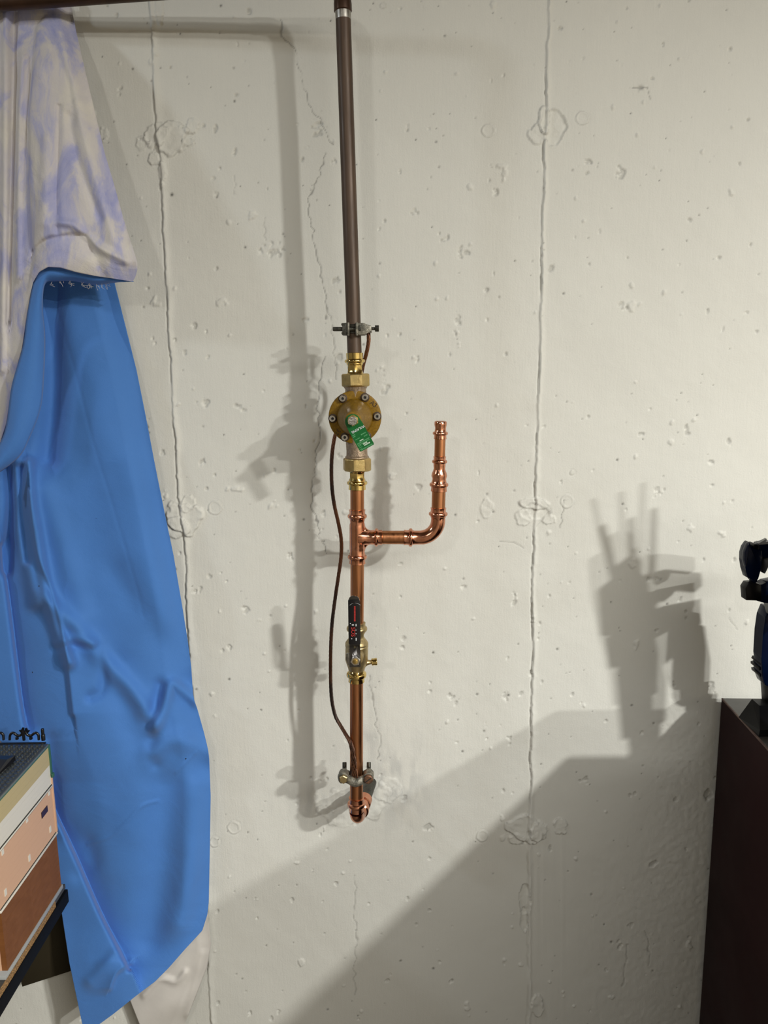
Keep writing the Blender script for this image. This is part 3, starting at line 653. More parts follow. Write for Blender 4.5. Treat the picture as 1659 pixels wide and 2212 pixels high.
# lever: steel strap, bent outwards, black grip
lev = [(1441, SY), (1430, SY), (1414, SY), (1404, SY - .001), (1396, SY - .006), (1388, SY - .010), (1370, SY - .013), (1330, SY - .015), (1300, SY - .016), (1292, SY - .016), (1288.8, SY - .016), (1287.2, SY - .016)]
wid = [12, 12, 12, 12, 11.5, 12, 12.5, 12.2, 12.2, 10.5, 6.5, 1.5]
def strap(name, rows, mat_, parent, th, cx=767, bev=.0006, lift=0, arch=0.0):
    bm = bmesh.new(); pr = None
    for (y, Y), w_ in rows:
        x_ = cx + (1440 - y) * -.016
        cur = []
        for uu, oo in ((-1, th), (-1, 0), (-.55, -arch * .8), (0, -arch), (.55, -arch * .8), (1, 0), (1, th)):
            cur.append(bm.verts.new(P(x_ + uu * w_, y, Y) + Vector((0, oo - lift, 0))))
        if pr:
            for j in range(7): bm.faces.new((pr[j], pr[(j + 1) % 7], cur[(j + 1) % 7], cur[j]))
        else: bm.faces.new(cur[::-1])
        pr = cur
    bm.faces.new(pr)
    return bmobj(name, bm, mat_, parent, 35)
M['dark_steel'] = mat('dark_plated_steel', (.16, .16, .165), .2, 1, .05)
lv = strap('lever', list(zip(lev, wid)), M['dark_steel'], t, .0024)
lv['label'] = 'plated steel lever'
gr = [(1391, SY - .0095), (1389, SY - .010), (1370, SY - .013), (1330, SY - .015), (1302, SY - .016), (1297, SY - .016), (1296, SY - .016)]
g = strap('grip', list(zip(gr, [12, 12.8, 13.1, 12.9, 12.8, 12.8, 11.8])), M['vinyl'], t, .0042, lift=.0012, arch=.0010)
g['label'] = 'black vinyl grip with red lettering'
def lev_text(name, body, size, px, py, mt, ext=.00015, sx=1.0):
    Yk = SY - .0150 - .0012 - .0014
    Mx = face_text(px, py, Yk, math.radians(-90)) @ Matrix.Diagonal((sx, 1, 1, 1))
    return text_mesh(name, body, size, Mx, mt, t, ext)
lev_text('lettering', 'SOS', .0088, 762.6, 1365, M['red_print'], sx=1.02)
bm = bmesh.new(); rs = random.Random(4)
Yk = SY - .0152 - .0012 - .0010
def flat_marks(name, rects, mt):
    bm = bmesh.new()
    for x0, y0, x1, y1 in rects:
        Yk = SY - float(np.interp((y0 + y1) / 2, [1302, 1330, 1370, 1389], [.016, .015, .013, .010])) - .0028
        bm.faces.new([bm.verts.new(P(*q)) for q in ((x0, y0, Yk), (x1, y0, Yk), (x1, y1, Yk), (x0, y1, Yk))])
    return bmobj(name, bm, mt, t)
r_ = []; y = 1309.5
while y < 1341:
    h_ = rs.uniform(1.0, 2.2); r_.append((764.8, y, 768.0, y + h_)); y += h_ + .6
flat_marks('small_red_print', r_, M['red_print'])
flat_marks('small_white_print', [(768.2, 1348, 770, 1353), (768.2, 1360, 769.6, 1362), (768.4, 1368, 769.8, 1370), (768.4, 1378, 770.2, 1384), (760, 1349, 764.5, 1351), (756, 1346, 757.6, 1347.6), (759, 1379, 760.8, 1380.6)], M['white_print'])
# raised rim line on the grip
arcp = [P(767 + 12.2 * u, 1302.5 + 5.5 * u * u, SY - .0162 - .0016) for u in np.linspace(-.95, .95, 13)]
bm = bmesh.new(); add_tube(bm, arcp, .0004, 6); bmobj('grip_rim', bm, M['robot_grey'], t, 60)
# small side wing of the lever stop
extrude_px('stop_plate', [(748, 1412), (756, 1410), (758, 1440), (752, 1436), (747, 1424)], SY + .004, .002, M['steel'], t, .0004)
settle(t)

# lowest run down to the elbow into the wall
t = thing('copper_riser_pipe', 'lowest copper pipe ending in an elbow that enters the wall', 'pipe', P(770, 1700, PY))
sweep('pipe', vr([(1468, 14.3), (1600, 14.2), (1728, 14.0)]), M['copper_pipe'], t)
rg = vr([(1722, 14.5), (1723, 16.6), (1728, 15.8)] + bead(1737, 16.2, 3.4, 4.6) + [(1744, 16.0, .4), (1750, 15.6, .2), (1752, 15.2)])
cA = rg[-1][0]; rad = 15.0 * mpp(1750, PY)
bd = Vector((.20, 1.0, 0)).normalized(); eR = .0165
for k in range(1, 13):
    a = math.pi / 2 * k / 12
    rg.append((cA + Vector((0, 0, -1)) * eR * math.sin(a) + bd * eR * (1 - math.cos(a)), Vector((0, 0, -1)) * math.cos(a) + bd * math.sin(a), rad))
cB = rg[-1][0]; nB = bd
for s, r in ((.006, 1.0), (.009, 1.04), (.011, 1.22), (.015, 1.24), (.017, 1.05), (.024, 1.05), (.026, 1.12), (.0262, .95)):
    rg.append((cB + nB * s, nB, rad * r))
sweep('elbow', rg, M['copper_fit'], t, 40, ref=(1, 0, 0))['label'] = 'bright copper press elbow'
cC = cB + nB * .025
nC = Vector((.20, 1.0, .10)).normalized()
rg = [(cC, nB, rad * .95), (cC + nC * .008, nC, rad * .97), (cC + nC * .009, nC, rad * 1.15), (cC + nC * .022, nC, rad * 1.16), (cC + nC * .023, nC, rad * .98)]
sweep('coupling', rg, M['copper_fit'], t, 40, ref=(1, 0, 0))
cD = cC + nC * .022
sweep('wall_pipe', [(cD, nC, rad * .95), (cD + nC * .11, nC, rad * .95)], M['clamp_dark'], t, 32, ref=(1, 0, 0))['label'] = 'old dark pipe stub entering the wall'
settle(t)

# ground clamps
def cyl(name, a, b, r, mt, par, seg=20, hexw=0, smooth=35):
    n = Vector(b) - Vector(a)
    return sweep(name, [(a, n, r * .9, hexw), (Vector(a) + n * .06, n, r, hexw), (Vector(a) + n * .94, n, r, hexw), (b, n, r * .9, hexw)], mt, par, seg, smooth)
t = thing('ground_clamp', 'grey pipe ground clamp with a sideways bolt above the brass valve', 'clamp', P(765, 711, PY))
FYc = PY - .0135
cyl('bolt', P(719, 711, FYc), P(770, 711, FYc), 4.6 * mpp(711, FYc), M['clamp_dark'], t)
extrude_px('jaw', [(737, 698), (752, 697), (754, 700), (754, 721), (752, 724), (738, 723), (737, 718), (741, 716), (741, 704), (737, 703)], FYc - .006, .030, M['clamp_dark'], t, .0012)
extrude_px('jaw', [(768, 697), (790, 698), (789, 702), (802, 703), (803, 717), (790, 719), (789, 723), (769, 724)], FYc - .007, .032, M['clamp'], t, .0014)['label'] = 'pale grey cast jaw'
for x0, x1 in ((750, 754.5), (768, 773)):
    extrude_px('jaw_rib', [(x0, 696), (x1, 696), (x1, 725), (x0, 725)], FYc - .0085, .034, M['clamp'], t, .0010)
extrude_px('oval_boss', [(774.5, 704), (776, 702), (779, 702), (780.5, 704), (780.5, 713), (779, 715), (776, 715), (774.5, 713)], FYc - .0082, .003, M['clamp_dark'], t, .0005)
cyl('clamping_screw', P(800, 710, FYc + .003), P(811, 710, FYc + .003), 3.2 * mpp(711, FYc), M['clamp_dark'], t)
cyl('screw_head', P(810, 709.6, FYc + .003), P(818.5, 709.6, FYc + .003), 7.6 * mpp(711, FYc), M['clamp_dark'], t, 24, 1, 25)
sweep('saddle', [(P(ax(y), y, PY), Vector((0, 0, 1)), r * mpp(711, PY)) for y, r in ((721, 16.2), (720, 18), (702, 18), (701, 16.2))], M['clamp_dark'], t, 32)
settle(t)

t = thing('ground_clamp', 'weathered bronze ground clamp with three screws just above the wall elbow', 'clamp', P(770, 1680, PY))
cy_ = 1683
def bar(name, pts, r, Y, mt, flat=.8):
    pts = catmull([P(x, y, Y + d) for x, y, d in pts], 6)
    n = len(pts); rr = [r * (1.0 + .25 * abs(2 * i / (n - 1) - 1)) for i in range(n)]
    rr[0] *= .6; rr[-1] *= .6
    tube_path(name, pts, rr, mt, t, 20, 60, ref=Vector((0, 1, 0)), flat=flat)
bar('front_yoke', [(734, 1682, .010), (744, 1681, .006), (754, 1684, 0), (768, 1691, -.004), (784, 1684, 0), (795, 1681, .006), (805, 1680, .010)], .0068, PY - .021, M['clamp'])
bar('rear_yoke', [(735, 1671, 0), (750, 1673, .006), (770, 1680, .014), (790, 1673, .006), (802, 1670, 0)], .0068, PY + .004, M['clamp_dark'])
for x_, mt, hxw in ((742, 'valve_brass', 1), (796, 'clamp_rust', 0)):
    a = P(x_, 1682, PY - .027)
    cyl('screw', a, Vector((a.x, PY + .010, a.z)), .0034, M['clamp_dark'], t)
    s = sweep('screw_head', [(a + nF * .0, nF, .0074, hxw), (a + nF * .0035, nF, .0074, hxw), (a + nF * .0045, nF, .0060, hxw)], M[mt], t, 30, 30, ref=(0, 0, 1))
    cyl('boss', a + Vector((0, .001, 0)), a + Vector((0, .018, 0)), .0088, M['clamp'], t, 24)
    p = Vector((a.x, PY + .006, a.z - .004))
    cyl('lug', p, p + Vector((0, .006, .0125)), .0036, M['clamp_dark'], t, 16)
a = P(768, 1693, PY - .024)
cyl('wire_boss', a + Vector((0, .012, .002)), a, .0078, M['clamp'], t, 24)
sweep('wire_screw', [(a, nF, .0052), (a + nF * .003, nF, .0050), (a + nF * .0036, nF, .0036)], M['clamp_rust'], t, 24, ref=(0, 0, 1))
b_ = a + nF * .0038
box('screw_slot', (-.0045, -.0003, -.0006), (.0045, .0002, .0006), M['socket'], t, M=Matrix.Translation(b_) @ Matrix.Rotation(math.radians(50), 4, 'Y'))
b_ = P(796, 1682, PY - .027) + nF * .0047
box('screw_slot', (-.0058, -.0003, -.0008), (.0058, .0002, .0008), M['socket'], t, M=Matrix.Translation(b_) @ Matrix.Rotation(math.radians(-35), 4, 'Y'))
settle(t)

# stranded bonding wire
wp = [(793, 706, 1.205), (796, 722, 1.20), (796, 740, 1.20), (791, 765, 1.205), (785, 786, 1.222), (779, 815, 1.238), (768, 850, 1.246), (750, 885, 1.248), (735, 912, 1.245), (724, 940, 1.24), (718, 975, 1.236), (716, 1010, 1.234), (717, 1050, 1.232),
      (722, 1090, 1.232), (731, 1130, 1.232), (737, 1165, 1.232), (737, 1200, 1.232), (731, 1245, 1.23), (725, 1285, 1.228), (718, 1340, 1.226), (715, 1385, 1.225), (714, 1440, 1.224), (715, 1490, 1.222),
      (718, 1520, 1.22), (725, 1548, 1.216), (736, 1568, 1.21), (748, 1588, 1.198), (757, 1604, 1.190), (762, 1625, 1.186), (765, 1655, 1.183), (767, 1684, 1.181)]
cl = catmull([P(*p) for p in wp], 14)
bm = bmesh.new(); nst = 7
acc = [0]
for i in range(1, len(cl)): acc.append(acc[-1] + (cl[i] - cl[i - 1]).length)
for k in range(nst):
    pts = []
    for i, p in enumerate(cl):
        tg = (cl[min(i + 1, len(cl) - 1)] - cl[max(i - 1, 0)]).normalized()
        x_ = (Vector((0, 1, 0)) - tg * tg.y).normalized(); y_ = tg.cross(x_)
        a = acc[i] / .055 * 2 * math.pi + 2 * math.pi * k / nst
        fr = max(0, (acc[i] - acc[-1] + .085) / .085)
        R1 = .00215 + .0022 * fr * (1 + .5 * math.sin(k * 2.3))
        pts.append(p + x_ * math.cos(a) * R1 * (1 - .6 * fr) + y_ * math.sin(a) * R1)
    add_tube(bm, pts[::2], .00098, 7)
o = bmobj('ground_wire', bm, M['wire'], None, 70)
tag(o, 'brown stranded copper ground wire looping left between the two clamps', 'wire')

# ------------------------------------------------------------------ cloths
def feat(px, py, kind, pts, w, amp):
    if len(pts) > 2: pts = [(q.x, q.y) for q in catmull([Vector((a, b, 0)) for a, b in pts], 5)]
    d, s = pl_dist(px, py, pts)
    if kind == 'g': return amp * np.exp(-(d / w) ** 2)
    sd = d * s
    if kind == 'r':                     # cliff: raised on the right of the line, fading over w
        v = np.where(sd > 0, np.exp(-sd / w), np.exp(-(sd / 6.5) ** 2))
    else:                               # raised on the left
        v = np.where(sd < 0, np.exp(sd / w), np.exp(-(sd / 6.5) ** 2))
    ys = [p[1] for p in pts]; lo, hi = min(ys), max(ys); e = .22 * (hi - lo) + 4
    return amp * v * np.clip((py - lo + e) / e, 0, 1) * np.clip((hi + e - py) / e, 0, 1)
def cloth(name, px, py, dep, mt, parent=None, thick=.0010):
    R, C = px.shape
    d = fwd[None, None] + rgt * ((px - W / 2) / F)[..., None] + upv * ((H / 2 - py) / F)[..., None]
    s = dep / d[..., 1]; co = d * s[..., None]; co[..., 2] += CAMZ
    n = R * C; idx = np.arange(n).reshape(R, C)
    q = np.stack([idx[:-1, :-1], idx[1:, :-1], idx[1:, 1:], idx[:-1, 1:]], -1).reshape(-1, 4)
    o = meshobj(name, co.reshape(-1, 3).tolist(), q.tolist(), mt, parent, 180)
    if thick:
        sm = o.modifiers.new('solid', 'SOLIDIFY'); sm.thickness = thick; sm.offset = 0
    return o
# blue sheet
ys = np.arange(575, 2330, 3.2)
rb = [(575, 238), (605, 246), (700, 270), (800, 295), (900, 315), (1000, 334), (1100, 354), (1200, 375), (1300, 392), (1380, 405), (1440, 413), (1500, 417), (1514, 420), (1530, 426), (1580, 440), (1622, 450), (1640, 452), (1720, 455), (1850, 453), (1950, 451), (1975, 448), (2010, 437), (2050, 400), (2090, 365), (2120, 335), (2150, 295), (2190, 245), (2230, 190), (2330, 188)]
lb = [(575, -70), (1540, -70), (1600, 0), (1680, 80), (1780, 105), (1900, 122), (1950, 130), (2080, 150), (2212, 178), (2330, 186)]
rx = np.interp(ys, *zip(*rb)); lx = np.interp(ys, *zip(*lb))
# smooth the right outline slightly
u = np.linspace(0, 1, 230)
gx = lx[:, None] + (rx - lx)[:, None] * u[None]; gy = np.repeat(ys[:, None], 230, 1)
dep = 1.262 - .030 * sstep(1000, 1900, gy) * np.sin(np.clip((gx + 70) / 520, 0, 1) * math.pi) + .02 * sstep(900, 560, gy)
dep += (fbm(gx, gy, 170, 50, 3) - .5) * .012
dep += .024 * sstep(60, 0, (rx[:, None] - gx)) * sstep(2100, 1900, gy)             # right border lies against the wall
dep -= .014 * sstep(1950, 2150, gy)
FE = [('g', [(15, 860), (35, 1000), (50, 1150), (80, 1300)], 16, .016),
      ('g', [(104, 600), (112, 700), (117, 800), (113, 900), (104, 990)], 25, -.020),
      ('g', [(62, 1000), (66, 1080), (80, 1160), (96, 1260), (120, 1350), (150, 1430)], 13, .018),
      ('r', [(5, 1180), (23, 1300), (48, 1500), (60, 1568)], 40, -.020),
      ('r', [(66, 1060), (82, 1190), (114, 1275), (142, 1390), (160, 1540)], 60, .012),
      ('g', [(20, 1010), (24, 1100), (12, 1230)], 12, -.020),
      ('g', [(45, 1010), (48, 1120), (60, 1210)], 9, -.014),
      ('g', [(96, 1060), (133, 1170), (180, 1330)], 26, .006),
      ('g', [(94, 1290), (165, 1355), (228, 1429), (285, 1492), (337, 1566)], 19, .013),
      ('g', [(128, 1390), (158, 1378), (200, 1390)], 10, .005), ('g', [(120, 1400), (160, 1396), (195, 1402)], 9, -.004),
      ('g', [(212, 1400), (224, 1450), (220, 1492), (196, 1506)], 12, -.006), ('g', [(250, 1430), (262, 1500), (300, 1600)], 34, -.006),
      ('g', [(420, 1514), (396, 1492), (372, 1478), (360, 1510), (350, 1545), (334, 1568)], 12, .010),
      ('g', [(345, 1480), (335, 1520), (322, 1560)], 13, -.008),
      ('g', [(452, 1626), (415, 1606), (370, 1600), (325, 1625)], 22, .009),
      ('g', [(330, 1600), (322, 1630), (335, 1650)], 14, -.005),
      ('g', [(280, 1000), (310, 1150), (350, 1280), (400, 1440)], 30, .005),
      ('g', [(190, 760), (215, 900), (250, 1050), (290, 1200), (330, 1330)], 45, .007),
      ('g', [(250, 1240), (330, 1350), (400, 1460)], 30, -.005),
      ('g', [(360, 1700), (352, 1850), (325, 2030)], 42, -.014),
      ('g', [(430, 1700), (420, 1850), (385, 1990)], 30, .008),
      ('r', [(108, 1690), (118, 1740), (165, 1842), (220, 1968), (262, 2050), (281, 2090)], 70, -.026),
      ('l', [(281, 2078), (250, 2100), (236, 2135)], 25, .008),
      ('g', [(250, 2060), (215, 2100), (195, 2120)], 14, .005),
      ('g', [(190, 1820), (200, 1865), (172, 1890)], 18, -.004),
      ('g', [(115, 1800), (112, 1700), (105, 1600)], 22, -.010),
      ('g', [(190, 1823), (240, 1805), (275, 1775), (305, 1742), (340, 1730)], 3.5, .0016),
      ('g', [(380, 1668), (423, 1625)], 3, .0012),
      ('g', [(120, 660), (150, 760), (170, 830), (200, 950), (240, 1080), (290, 1250), (310, 1330)], 5, -.0005)]
for k, pts, w_, a_ in FE: dep -= feat(gx, gy, k, pts, w_, a_) * 1.25
dep = np.minimum(dep, 1.296)
o = cloth('blue_sheet', gx, gy, dep, M['blue'])
tag(o, 'plain blue cotton sheet hanging creased beside the wall seam', 'sheet')

# cloud print sheet, columns
xs_ = np.arange(-70, 299, 3.0)
xs_ = np.append(xs_[xs_ < 294], [294, 296.5])
tpc = [(-70, -12), (150, -12), (153, 5), (158, 35), (166, 75), (195, 200), (226, 330), (247, 400), (266, 470), (285, 530), (295, 560), (296.6, 572)]
btc = [(-70, 1080), (-20, 1010), (0, 958), (14, 915), (26, 832), (48, 752), (58, 680), (70, 612), (84, 588), (103, 577), (130, 578), (165, 588), (205, 596), (240, 601), (286, 608), (292, 600), (296.6, 582)]
tp = np.interp(xs_, *zip(*tpc)); bt = np.interp(xs_, *zip(*btc))
v = np.linspace(0, 1, 240)
gx = np.repeat(xs_[None], 240, 0); gy = tp[None] + (bt - tp)[None] * v[:, None]
redge = np.interp(gy, [p[1] for p in tpc[2:]], [p[0] for p in tpc[2:]])
dep = np.full(gx.shape, 1.283) - .030 * sstep(30, 160, gy) - .048 * sstep(60, 560, gy) * sstep(-40, 120, gx)
dep += (fbm(gx, gy, 120, 90, 3) - .5) * .012
# front panel folded over the left pleats
ledge = np.interp(gy, [20, 42, 60, 150, 260, 400, 500, 560, 620, 700], [110, 92, 78, 70, 61, 62, 69, 75, 60, 45])
step = sstep(-3, 3, gx - ledge) * sstep(25, 50, gy) * sstep(640, 560, gy)
dep -= .016 * step
roll = np.clip((gx - ledge) / 34, 0, 1); dep += .012 * (1 - np.sqrt(np.clip(1 - (1 - roll) ** 2, 0, 1))) * step
dep += .018 * sstep(40, 0, redge - gx) * sstep(560, 500, gy)       # right border turns back to the wall
FE = [('g', [(12, 30), (10, 400), (5, 800)], 8, .010), ('g', [(32, 20), (28, 300), (18, 700)], 7, -.008), ('g', [(50, 120), (42, 300), (40, 600)], 7, .008),
      ('g', [(-20, 30), (-25, 900)], 12, .008),
      ('g', [(128, 230), (126, 330), (122, 420), (124, 500)], 6, -.005), ('g', [(100, 300), (95, 480)], 14, .006),
      ('l', [(74, 545), (95, 522), (130, 512), (170, 508), (185, 512), (200, 540)], 14, -.007),
      ('g', [(126, 480), (160, 486), (185, 510), (215, 535), (270, 562)], 9, .008),
      ('g', [(180, 505), (210, 560), (225, 600)], 12, -.004),
      ('g', [(140, 70), (175, 230), (215, 400), (250, 520)], 20, .006), ('g', [(150, 250), (170, 350), (215, 470)], 10, -.005),
      ('g', [(120, 110), (150, 180), (160, 260)], 8, -.003)]
for k, pts, w_, a_ in FE: dep -= feat(gx, gy, k, pts, w_, a_)
cs = thing('cloud_print_curtain', 'white and lilac cloud print cloth hanging at the top left with blue lining', 'curtain', P(40, 10, 1.25))
cloth('printed_face', gx, gy, dep, M['cloud'], cs)
# curled blue lining strip
O_ = [(289, 608), (240, 600), (205, 595), (165, 587), (130, 577), (103, 575), (80, 592), (62, 664), (50, 748), (26, 832), (14, 918), (-4, 966), (-50, 1050)]
I_ = [(255, 609), (242, 611), (205, 615), (160, 607), (122, 607), (97, 614), (92, 665), (97, 728), (95, 805), (88, 880), (64, 945), (38, 990), (-30, 1040)]
Oc = catmull([Vector((x, y, 0)) for x, y in O_], 8); Ic = catmull([Vector((x, y, 0)) for x, y in I_], 8)
nn = len(Oc); cc = 12
gx = np.zeros((nn, cc)); gy = np.zeros((nn, cc)); dep = np.zeros((nn, cc))
for i in range(nn):
    for j in range(cc):
        a = j / (cc - 1); gx[i, j] = Oc[i].x * (1 - a) + Ic[i].x * a; gy[i, j] = Oc[i].y * (1 - a) + Ic[i].y * a
        dep[i, j] = 1.212 - .012 * math.sin(a * math.pi) + .012 * a + .006 * math.sin(i * .13) * a
cloth('blue_lining', gx[::-1], gy[::-1], dep[::-1], M['blue'], cs)['label'] = 'curled blue lining edge'
# inner turned edge of lining, standing back to the sheet
bm = bmesh.new(); rs = random.Random(3)
for k in range(26):                   # frayed threads along the raw edge
    u_ = rs.choice([0.25, .35, .5, .62, .72, .8]) if k < 14 else rs.uniform(.05, .9)
    x_ = 100 + u_ * 150; y_ = np.interp(x_, [97, 122, 160, 205, 242, 256], [614, 607, 607, 615, 611, 609])
    p0 = P(x_, y_ - 1, 1.222); le = rs.uniform(4, 14)
    p1 = P(x_ + rs.uniform(-6, 6), y_ + le * .6, 1.221); p2 = P(x_ + rs.uniform(-3, 9), y_ + le, 1.222)
    add_tube(bm, [p0, p1, p2], .00022, 4)
bmobj('frayed_threads', bm, M['white_cloth'], cs)['kind'] = 'stuff'
settle(cs)
# white cloth under the blue one
ys = np.arange(1940, 2330, 5.0)
lx = np.interp(ys, [1940, 2060, 2120, 2165, 2212, 2330], [330, 290, 268, 282, 301, 340]); rx = np.interp(ys, [1940, 1990, 2040, 2090, 2150, 2212, 2330], [446, 451, 456, 447, 424, 399, 340.5])
u = np.linspace(0, 1, 50); gx = lx[:, None] + (rx - lx)[:, None] * u[None]; gy = np.repeat(ys[:, None], 50, 1)
dep = 1.278 + (fbm(gx, gy, 80, 60, 2) - .5) * .010 + .012 * sstep(30, 0, rx[:, None] - gx)
for k, pts, w_, a_ in [('g', [(310, 2150), (345, 2115), (380, 2120), (400, 2100)], 6, .006), ('g', [(405, 2190), (440, 2060)], 9, .006)]: dep -= feat(gx, gy, k, pts, w_, a_)
dep = np.minimum(dep, 1.300)
tag(cloth('white_cloth', gx, gy, dep, M['white_cloth']), 'crumpled off-white cloth peeking out below the blue sheet', 'cloth')

# ------------------------------------------------------------------ toy brick building on a table, left
BX = PX(103, 1605, -.540).x; YB = PX(103, 1606, BX).y
def zb(py, px=108): return P(px, py, YB).z
zr = zb(1606, 103)
YF = .955; BL = BX - .26
t = thing('toy_brick_building', 'toy brick building with studded grey roof and tan, white, peach and brown side wall', 'toy', (BX, YB, zb(1920, 121)))
lv = {'tan': (zb(1613), zb(1652)), 'white': (zb(1653), zb(1695)), 'peach': (zb(1700), zb(1798, 117)), 'brown': (zb(1803, 118), zb(1912, 121))}
def face(name, a, b, mt, x0=BX - .008, x1=BX, y0=YF, y1=YB, bev=.0004): return box(name, (x0, y0, min(a, b)), (x1, y1, max(a, b)), mt, t, bev)
zt, zm = lv['tan']
face('roof_plate', zr - .0034, zr, M['plate_grey'], BL, BX, YF, YB)
face('roof_edge', zr - .0036, zr - .0010, M['plate_edge'], BX - .004, BX + .0012)
face('green_plate', zr - .0062, zr - .0036, M['plate_green'], BL, BX + .0008)
brickh = .0096
def course(name, z_hi, z_lo, mt, n, x1=BX, seed=0, uneven=.0):
    """bricks laid in courses on the side wall, each a piece of its own"""
    rs = random.Random(seed); hgt = (z_hi - z_lo) / n; mesh_cache = {}
    for k in range(n):
        y = YB; z0 = z_lo + k * hgt
        first = True
        while y > YF + .001:
            ln = rs.choice([.064, .048, .064, .096]) if not (first and k % 2) else .032
            ln = min(ln, y - YF); first = False
            key = (round(ln, 4), round(hgt, 5))
            if key not in mesh_cache:
                bm = bmesh.new(); add_box(bm, (-.008, -ln + .00006, .00005), (0, 0, hgt - .00005))
                me = bpy.data.meshes.new(name); bmesh.ops.recalc_face_normals(bm, faces=bm.faces); bm.to_mesh(me); bm.free(); me.materials.append(mt); mesh_cache[key] = me
            o = bpy.data.objects.new('brick', mesh_cache[key]); link(o, t); o.location = (x1 - rs.uniform(0, .00008), y, z0)
            y -= ln
course('brick', zr - .0062, zm, M['tan'], 3, seed=1)
course('brick', zm, lv['white'][1], M['white_brick'], 4, BX - .0004, seed=2)
course('brick', lv['peach'][0], lv['peach'][1], M['peach'], 8, BX - .0006, seed=3)
course('brick', lv['brown'][0], lv['brown'][1], M['brown_brick'], 9, BX - .0002, seed=4)
face('dark_gap', zb(1693.6), zb(1696.2), M['joint'], BX - .0085, BX + .0004)
face('red_line', zb(1699.2), zb(1700.8), M['brown_brick'], BX - .0085, BX + .0004)
face('white_ledge', zb(1696), zb(1699.2), M['white_brick'], BX - .008, BX + .0010, YF, YB + .003)
face('dark_gap', zb(1796.5, 117), zb(1799, 117), M['joint'], BX - .0085, BX - .0002)
face('white_ledge', zb(1799, 117), zb(1802.4, 118), M['white_brick'], BX - .008, BX + .0012, YF - .002, YB + .003)
face('baseplate', zb(1912, 121), zb(1919.4, 121), M['base_grey'], BL - .01, BX + .0016, YF - .01, YB + .002)
# white inset ends on the peach band
for px_, py_ in [(106, 1712), (58.5, 1770), (6, 1840)]:
    p = PX(px_, py_, BX); box('white_inset', (BX - .003, p.y - .0028, p.z - .0045), (BX + .0002, p.y + .0028, p.z + .0055), M['white_brick'], t)
for px_, py_ in [(109, 1792), (64, 1854), (12.5, 1928)]:
    p = PX(px_, py_, BX); box('white_inset', (BX - .003, p.y - .0028, p.z - .0045), (BX + .0002, p.y + .0028, p.z + .0055), M['white_brick'], t)
p = PX(96.5, 1754, BX); box('dark_tile', (BX - .003, p.y - .0105, p.z - .0050), (BX + .0003, p.y + .0105, p.z + .0050), M['dark_tile'], t)
# green corner strip behind
face('corner_trim', zb(1611), zb(1678, 112), M['plate_green'], BX - .004, BX + .0010, YB, YB + .006)
face('corner_trim', zb(1672, 112), zb(1680, 112), M['plate_green'], BX - .004, BX + .0035, YB, YB + .006)
face('corner_post', zb(1680, 112), lv['peach'][1], M['peach'], BX - .004, BX + .0006, YB, YB + .005)
# front, back and core
box('front_wall', (BL, YF, zb(1912, 121)), (BX - .008, YF + .008, zr - .0062), M['peach'], t)
box('back_wall', (BL, YB - .008, zb(1912, 121)), (BX - .008, YB, zr - .0062), M['peach'], t)
# studs
bm = bmesh.new()
nx_, ny_ = 26, int((YB - YF - .008) / .008)
for i in range(nx_):
    for j in range(ny_):
        c = Vector((BX - .0055 - .008 * i, YB - .0085 - .008 * j, zr))
        if i > 30: continue
        a_ = [bm.verts.new(c + Vector((.00245 * math.cos(2 * math.pi * k / 12), .00245 * math.sin(2 * math.pi * k / 12), 0))) for k in range(12)]
        b_ = [bm.verts.new(v_.co + Vector((0, 0, .0018))) for v_ in a_]
        for k in range(12): bm.faces.new((a_[k], a_[(k + 1) % 12], b_[(k + 1) % 12], b_[k]))
        bm.faces.new(b_)
o = bmobj('studs', bm, M['plate_grey'], t, 40); o['kind'] = 'stuff'
# black slope piece on the roof
p = PZ(33, 1640, zr)
bm = bmesh.new()
a = PZ(34, 1645, zr); zt_ = .014
vts = [(a.x, a.y, zr + .002), (a.x, a.y, zr + .010), (a.x - .10, a.y - .012, zr + .010), (a.x - .10, a.y - .012, zr + .002), (a.x - .006, a.y - .060, zr + .002), (a.x - .10, a.y - .065, zr + .002), (a.x - .004, a.y - .016, zr + .012), (a.x - .10, a.y - .02, zr + .020)]
V_ = [bm.verts.new(q) for q in vts]
bmesh.ops.convex_hull(bm, input=V_)
bmobj('roof_slope', bm, M['black_iron'], t)['label'] = 'black sloped piece on the roof'
settle(t)
